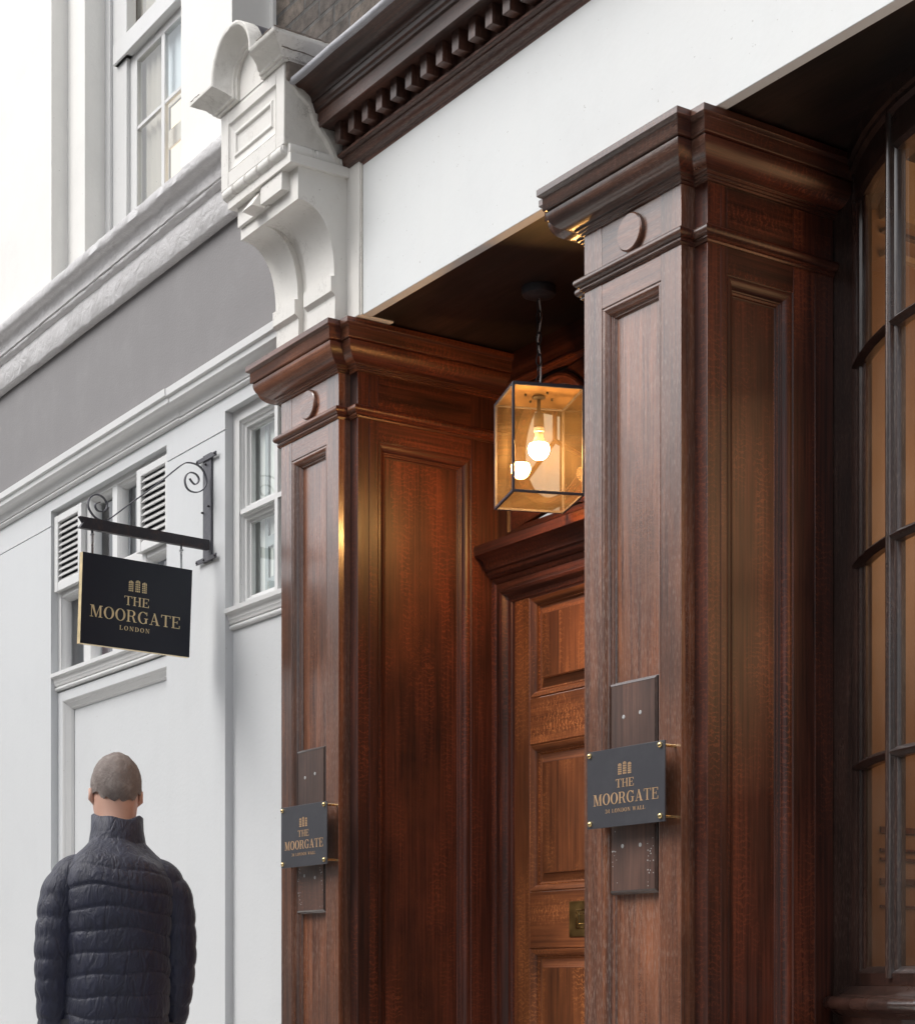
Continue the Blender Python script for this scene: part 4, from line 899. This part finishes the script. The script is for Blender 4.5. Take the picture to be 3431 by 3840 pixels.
# ================================================================== PLAQUES
def plaque(x0, z0, z1, label):
    wq = .3245; t = thing('wall_plaque', label, 'plaque', (x0 + wq / 2, -.02, z0), group='engraved plaques on the oak pilasters')
    y = -.048
    MB().box(x0, x0 + wq, y, y + .004, z0, z1, 'plaque_grey').build('plate', t, bevel=.0008)
    for (dx, dz) in ((.0125, -.0110), (wq - .0175, -.0110), (.0145, .0135), (wq - .0165, .0150)):
        zz_ = z1 + dz if dz < 0 else z0 + dz
        MB().lathe((x0 + dx, 0, zz_), 'y', [(.0, y - .0075), (.004, y - .0070), (.0068, y - .005), (.0078, y - .002), (.0075, y), (.0040, y + .0002), (.0040, 0)], 'brass', seg=20).build('stud', t, smooth=60)
    le = MB(); a = ((x0, y, z0), (1, 0, 0), (0, 0, 1), (0, -1, 0)); cxp = .1635
    lettering(le, 'THE', *a, .1240, .1990, .1030, .1252, 'copper_leaf', th=.0006)
    lettering(le, 'MOORGATE', *a, .0285, .2985, .0608, .0905, 'copper_leaf', th=.0006, track=.11)
    lettering(le, '34 LONDON WALL', *a, .0795, .2450, .0378, .0480, 'copper_leaf', th=.0006, track=.20)
    le.build('lettering', t, smooth=0)
    em = MB(); emblem(em, *a, .1330, .1885, .1360, .1700, 'copper_leaf', th=.0006); em.build('window_emblem', t, smooth=0)
plaque(-3.9283, 1.5030, 1.7120, 'dark grey plaque on four brass studs on the right oak pilaster')
plaque(-5.6785, 1.4850, 1.6970, 'dark grey plaque on four brass studs on the left oak pilaster, further from view')

# ================================================================== SIGN BRACKET AND SIGN
dS = Vector((.12117, -.99263, 0)); nS = Vector((.99263, .12117, 0)); WO = Vector((-6.5342, .085, 0))
def SP(s, z, n_=0.0): return WO + dS * s + Vector((0, 0, z)) + nS * n_
BR = thing('sign_bracket', 'black iron bracket with scrolls fixed to the white pier', 'bracket', (-6.55, .095, 2.75))
wp = MB(); wp.box(-6.5915, -6.5190, .090, .0995, 2.745, 3.172, 'iron'); wp.box(-6.6380, -6.4645, .084, .0895, 3.146, 3.164, 'iron'); wp.box(-6.6440, -6.4645, .084, .0895, 2.746, 2.765, 'iron')
for (x, z) in ((-6.629, 3.155), (-6.473, 3.155), (-6.635, 2.755), (-6.473, 2.755), (-6.57, 2.755), (-6.585, 2.945), (-6.53, 2.96), (-6.555, 3.13), (-6.53, 2.81)): wp.lathe((x, .088, z), 'y', [(.0, -.009), (.004, -.008), (.005, -.004), (.005, 0)], 'rusty_iron', seg=8)
wp.build('wall_plate', BR, bevel=.0015)
am = MB(); ph = [(0.0, 2.826), (.569, 2.8275), (.5526, 2.807), (.570, 2.784), (0.0, 2.787)]
vs = [SP(s, z, -.011) for s, z in ph] + [SP(s, z, .011) for s, z in ph]; n_ = 5
am.add(vs, [(i, (i + 1) % n_, n_ + (i + 1) % n_, n_ + i) for i in range(n_)] + [(4, 3, 2, 1, 0), (5, 6, 7, 8, 9)], 'rusty_iron'); am.build('arm', BR, bevel=.001)
spts = [(.0848, 3.0554), (.0746, 3.0442), (.0618, 3.0364), (.0475, 3.0446), (.0424, 3.0608), (.0542, 3.0761), (.0771, 3.0798), (.0975, 3.0684), (.1066, 3.045), (.1, 3.0201), (.0822, 3.0067), (.0516, 3.0068), (.0234, 3.0226), (.0079, 3.0494), (.0105, 3.0752), (.0259, 3.1009), (.0542, 3.1154), (.0924, 3.1158), (.1178, 3.1037), (.1581, 3.0704), (.2131, 3.0218), (.2871, 2.9617), (.3554, 2.9075), (.4132, 2.8598), (.4418, 2.8382), (.4656, 2.828), (.494, 2.8317), (.5152, 2.8471), (.5292, 2.8698), (.5269, 2.8973), (.5081, 2.9164), (.4845, 2.9213), (.4632, 2.9124), (.4504, 2.8935), (.4537, 2.8741), (.4703, 2.8616), (.4892, 2.8618), (.4996, 2.8727), (.4977, 2.8855), (.4798, 2.8949)]
def catmull(P, k=5):
    o_ = []
    for i in range(len(P) - 1):
        p0 = P[max(i - 1, 0)]; p1 = P[i]; p2 = P[i + 1]; p3 = P[min(i + 2, len(P) - 1)]
        for j in range(k):
            t = j / k; o_.append(tuple(.5 * ((2 * p1[a]) + (-p0[a] + p2[a]) * t + (2 * p0[a] - 5 * p1[a] + 4 * p2[a] - p3[a]) * t * t + (-p0[a] + 3 * p1[a] - 3 * p2[a] + p3[a]) * t ** 3) for a in (0, 1)))
    o_.append(P[-1]); return o_
cpts = [SP(s, z) for s, z in catmull(spts)]
sc_ = MB(); hw_, ht_ = .0048, .0020; vs = []
for i, p in enumerate(cpts):
    t = (cpts[min(i + 1, len(cpts) - 1)] - cpts[max(i - 1, 0)]).normalized(); b2 = nS.cross(t).normalized()
    vs += [p + nS * hw_ + b2 * ht_, p - nS * hw_ + b2 * ht_, p - nS * hw_ - b2 * ht_, p + nS * hw_ - b2 * ht_]
n_ = len(cpts); sc_.add(vs, [(i * 4 + k, i * 4 + (k + 1) % 4, (i + 1) * 4 + (k + 1) % 4, (i + 1) * 4 + k) for i in range(n_ - 1) for k in range(4)] + [(0, 1, 2, 3), tuple((n_ - 1) * 4 + k for k in (3, 2, 1, 0))], 'iron')
sc_.build('scroll', BR, smooth=60)
HS = thing('hanging_sign', 'black double-sided sign with gold lettering hanging from the scrolled iron bracket', 'sign', tuple(SP(.32, 2.78)))
SA, SB, SZ0, SZ1 = .0800, .5585, 2.3575, 2.6950
def tilt(z): return -.022 * (SZ1 - z) / (SZ1 - SZ0)
def QP(s, z, n_=0.0): return SP(s, z, n_ + tilt(z))
bd_ = MB(); TH = .0125
cn = [(SA, SZ0), (SB, SZ0), (SB, SZ1), (SA, SZ1)]
for sg in (1, -1):
    bd_.add([QP(s, z, sg * (TH - .0015)) for s, z in cn] + [QP(s, z, sg * TH) for s, z in cn], [(4, 5, 6, 7), (0, 1, 5, 4), (1, 2, 6, 5), (2, 3, 7, 6), (3, 0, 4, 7)], 'sign_navy')
bd_.build('board', HS)
ed = MB(); TE = TH - .0016
def ebox(s0, s1, z0, z1, mat):
    vs = [QP(s, z, n2) for s in (s0, s1) for n2 in (-TE, TE) for z in (z0, z1)]
    ed.add(vs, [(0, 1, 3, 2), (4, 6, 7, 5), (0, 4, 5, 1), (2, 3, 7, 6), (0, 2, 6, 4), (1, 5, 7, 3)], mat)
ebox(SA, SB, SZ0 - .0005, SZ1 + .0005, 'gold_leaf'); ed.build('gilded_edge', HS)
le = MB(); nrm = (nS + Vector((0, 0, 1)) * 0).normalized(); Wd = (QP(0, SZ1) - QP(0, SZ0)).normalized()
Oq = QP(SB, SZ0, TH); a = (Oq, -dS, Wd, nS)
def ux(s): return SB - s
lettering(le, 'THE', *a, ux(.3765), ux(.2685), 2.5235 - SZ0, 2.5572 - SZ0, 'gold_leaf', th=.0008)
lettering(le, 'MOORGATE', *a, ux(.5215), ux(.1280), 2.4612 - SZ0, 2.5055 - SZ0, 'gold_leaf', th=.0008, track=.11)
lettering(le, 'LONDON', *a, ux(.3935), ux(.2626), 2.4270 - SZ0, 2.4435 - SZ0, 'gold_leaf', th=.0008, track=.34)
le.build('lettering', HS, smooth=0)
em = MB(); emblem(em, *a, ux(.3605), ux(.2800), 2.5760 - SZ0, 2.6215 - SZ0, 'gold_leaf', th=.0008); em.build('window_emblem', HS, smooth=0)
for s in (.5125, .1228):
    h = MB(); h.tube([SP(s, 2.790), SP(s, 2.765)], .004, 'iron', seg=8)
    vs = [SP(s + ds, z, n2) for ds in (-.0045, .0045) for n2 in (-.0012, .0012) for z in (2.688, 2.772)]
    h.add(vs, [(0, 1, 3, 2), (4, 6, 7, 5), (0, 4, 5, 1), (2, 3, 7, 6), (0, 2, 6, 4), (1, 5, 7, 3)], 'steel')
    h.tube([SP(s, 2.768, -.009), SP(s, 2.768, .009)], .0048, 'steel', seg=6); h.build('hanger', HS)

# ================================================================== PERSON
PX_, PY_ = -5.582, -.742
PE = thing('person', 'person in dark navy quilted jacket walking away along the pavement beneath the hanging sign', 'person', (PX_, PY_, 0))
PE.rotation_euler = (R(-4), R(2), R(74)); PE.scale = (1.0, 1.0, 1.042); ORG[PE] = Vector((0, 0, 0))
# local frame: +y is forward, x to the right
sk = bpy.data.meshes.new('person_body')
J = [((0, 0, .95), .13, .11), ((0, .01, 1.08), .125, .10), ((0, .02, 1.25), .15, .11), ((0, .02, 1.38), .15, .10), ((0, .035, 1.47), .065, .065), ((0, .065, 1.56), .064, .068), ((0, .10, 1.635), .080, .098), ((0, .10, 1.705), .090, .112), ((0, .095, 1.775), .062, .076), ((0, .195, 1.66), .012, .012),
     ((.14, .0, 1.38), .05, .05), ((.203, -.01, 1.14), .038, .038), ((.196, .09, .89), .027, .028), ((.194, .12, .83), .022, .034), ((-.14, .0, 1.38), .05, .05), ((-.205, -.03, 1.14), .038, .038), ((-.196, -.01, .88), .027, .028), ((-.194, .01, .82), .022, .034),
     ((.09, .01, .90), .085, .085), ((.10, .12, .50), .058, .06), ((.10, .10, .09), .038, .04), ((.10, .22, .04), .036, .03), ((-.09, .0, .90), .085, .085), ((-.10, -.06, .50), .058, .06), ((-.10, -.28, .13), .038, .04), ((-.10, -.18, .04), .036, .03)]
J = [((j[0][0], j[0][1] + (.02 if j[0][2] > 1.55 else 0), j[0][2] - (.022 if j[0][2] > 1.6 else 0)), j[1], j[2]) for j in J]
E_ = [(0, 1), (1, 2), (2, 3), (3, 4), (4, 5), (5, 6), (6, 7), (7, 8), (6, 9), (3, 10), (10, 11), (11, 12), (12, 13), (3, 14), (14, 15), (15, 16), (16, 17), (0, 18), (18, 19), (19, 20), (20, 21), (0, 22), (22, 23), (23, 24), (24, 25)]
# fingers
for (wi, sg) in ((13, 1), (17, -1)):
    wx, wy, wz = J[wi][0]
    for f, (oy, ln) in enumerate(((-.024, .060), (-.008, .072), (.008, .076), (.024, .068))):
        a_ = len(J); J.append(((wx - sg * .004, wy + oy, wz - .045), .0095, .0095)); J.append(((wx - sg * .012, wy + oy, wz - .045 - ln * .55), .0085, .0085)); J.append(((wx - sg * .026, wy + oy, wz - .045 - ln), .007, .007))
        E_ += [(wi, a_), (a_, a_ + 1), (a_ + 1, a_ + 2)]
    a_ = len(J); J.append(((wx - sg * .012, wy + .038, wz - .01), .011, .011)); J.append(((wx - sg * .020, wy + .050, wz - .045), .009, .009)); E_ += [(wi, a_), (a_, a_ + 1)]
sk.from_pydata([j[0] for j in J], E_, []); body = bpy.data.objects.new('body', sk); C.objects.link(body); body.parent = PE
md = body.modifiers.new('skin', 'SKIN'); md.use_smooth_shade = True
for i, j in enumerate(J): sk.skin_vertices[0].data[i].radius = (j[1], j[2])
sk.skin_vertices[0].data[0].use_root = True
ss = body.modifiers.new('sub', 'SUBSURF'); ss.levels = 2; ss.render_levels = 2; sk.materials.append(MATS['skin'])
def loft(rings, mat, seg=40, cap0=True, cap1=True):
    """rings (cx,cy,z,rx,ry[,power])"""
    mb = MB(); vs = []
    for r_ in rings:
        cx_, cy_, z, rx, ry = r_[:5]
        for k in range(seg):
            th = 2 * math.pi * k / seg; c_, s_ = math.cos(th), math.sin(th); pw = .92
            vs.append((cx_ + rx * math.copysign(abs(c_) ** pw, c_), cy_ + ry * math.copysign(abs(s_) ** pw, s_), z + .010 * math.sin(2 * th + z * 9) + .004 * math.sin(5 * th + z * 23)))
    n_ = len(rings); fs = [(i * seg + k, i * seg + (k + 1) % seg, (i + 1) * seg + (k + 1) % seg, (i + 1) * seg + k) for i in range(n_ - 1) for k in range(seg)]
    if cap0: fs.append(tuple(range(seg)))
    if cap1: fs.append(tuple((n_ - 1) * seg + k for k in range(seg)))
    mb.add(vs, fs, mat); return mb
def interp(tab, z):
    for a, b2 in zip(tab, tab[1:]):
        if a[0] <= z <= b2[0]:
            t = (z - a[0]) / (b2[0] - a[0]); t = t * t * (3 - 2 * t) if False else t
            return [a[k] + (b2[k] - a[k]) * t for k in range(1, len(a))]
    return list(tab[-1][1:])
tab = [(.80, .0, .0, .165, .140), (.86, 0, 0, .175, .150), (1.0, 0, 0, .178, .152), (1.15, 0, .0, .180, .150), (1.28, 0, .0, .185, .152), (1.34, 0, .0, .188, .150), (1.39, 0, .005, .180, .142), (1.43, 0, .012, .152, .128), (1.46, 0, .02, .118, .110), (1.49, 0, .030, .088, .094), (1.52, 0, .042, .074, .082), (1.56, 0, .050, .070, .078)]
rings = []
z = .80
while z <= 1.56:
    cx_, cy_, rx, ry = interp(tab, z); q = abs(math.sin(math.pi * (z - .80) / .066)) ** .4 if z < 1.45 else .6
    rings.append((cx_, cy_, z, rx + .006 * q - .003, ry + .006 * q - .003)); z += .0055
jk = loft(rings, 'quilted_nylon', seg=56)
for sg, pts in ((1, [(.050, .01, 1.375), (.140, .01, 1.375), (.188, .0, 1.31), (.204, -.012, 1.15), (.206, .02, 1.03), (.196, .09, .89)]), (-1, [(.050, .01, 1.375), (.140, .005, 1.375), (.188, -.01, 1.31), (.206, -.03, 1.15), (.206, -.03, 1.03), (.196, -.01, .88)])):
    cp3 = [Vector((sg * p[0], p[1], p[2])) for p in pts]; dense = []
    for i in range(len(cp3) - 1):
        for j in range(14): dense.append(cp3[i].lerp(cp3[i + 1], j / 14))
    dense.append(cp3[-1]); sm_ = dense[:]
    for _ in range(14): sm_ = [sm_[0]] + [(sm_[i - 1] + sm_[i] * 2 + sm_[i + 1]) / 4 for i in range(1, len(sm_) - 1)] + [sm_[-1]]
    L_ = 0; rr_ = []
    for i, p in enumerate(sm_):
        if i: L_ += (p - sm_[i - 1]).length
        t = i / (len(sm_) - 1); rr_.append((.080 - .032 * t) * min(1, .6 + t * 3) + .006 * abs(math.sin(math.pi * L_ / .062)) ** .5 - .003)
    jk.tube(sm_, rr_, 'quilted_nylon', seg=20)
jk.build('jacket', PE, smooth=75)
# collar
loft([(0, .040, 1.47, .098, .104), (0, .050, 1.53, .087, .096), (0, .060, 1.572, .086, .096), (0, .060, 1.577, .079, .090), (0, .055, 1.53, .068, .078)], 'quilted_nylon', cap1=False, cap0=False).build('collar', PE, smooth=80)
# trousers
tr = MB()
for sx_, pts in ((.095, [(0, .90), (.12, .50), (.095, .10)]), (-.095, [(0, .90), (-.06, .50), (-.27, .14)])):
    tr.tube([(sx_, pts[0][0], .92), (sx_, pts[0][0], .80), (sx_ * 1.05, (pts[0][0] + pts[1][0]) / 2, .66), (sx_ * 1.05, pts[1][0], .50), (sx_ * 1.05, (pts[1][0] + pts[2][0]) / 2 + .01, .30), (sx_ * 1.05, pts[2][0], pts[2][1])], [.105, .10, .088, .075, .066, .062], 'trousers', seg=20)
tr.build('trousers', PE, smooth=80)
MB().tube([(.10, .02, .05), (.10, .10, .055), (.10, .20, .04), (.10, .27, .03)], [.035, .046, .043, .025], 'shoe', seg=14).build('shoe', PE, smooth=80); MB().tube([(-.10, -.34, .12), (-.10, -.28, .10), (-.10, -.19, .045), (-.10, -.13, .03)], [.035, .044, .043, .025], 'shoe', seg=14).build('shoe', PE, smooth=80)
# hair: short cropped, open at the face
hr = MB(); vs = []; SEG, RN = 32, 12; cxh, cyh, czh = 0, .118, 1.693
for i in range(RN + 1):
    ph_ = R(0 + 118 * i / RN)
    for k in range(SEG):
        th = 2 * math.pi * k / SEG; fwd = math.sin(th); lim = (122 + 7 * math.sin(k * 2.3) * (1 if k % 2 else .4) if abs(math.cos(th)) < .75 else 106) if fwd < .2 else 106 - 46 * min(1, (fwd - .2) / .6); pz = R(lim * i / RN)
        q_ = 1 + random.uniform(-.016, .016); vs.append((cxh + .0855 * q_ * math.sin(pz) * math.cos(th), cyh + .110 * q_ * math.sin(pz) * math.sin(th) - .004, czh + .110 * q_ * math.cos(pz)))
hr.add(vs, [(i * SEG + k, i * SEG + (k + 1) % SEG, (i + 1) * SEG + (k + 1) % SEG, (i + 1) * SEG + k) for i in range(RN) for k in range(SEG)], 'hair_grey'); hr.build('hair', PE, smooth=80)
for sg in (1, -1): MB().tube([(sg * .058, .128, 1.680), (sg * .083, .114, 1.674), (sg * .083, .112, 1.648), (sg * .058, .128, 1.622)], [.006, .011, .010, .006], 'skin', seg=8).build('ear', PE, smooth=80)
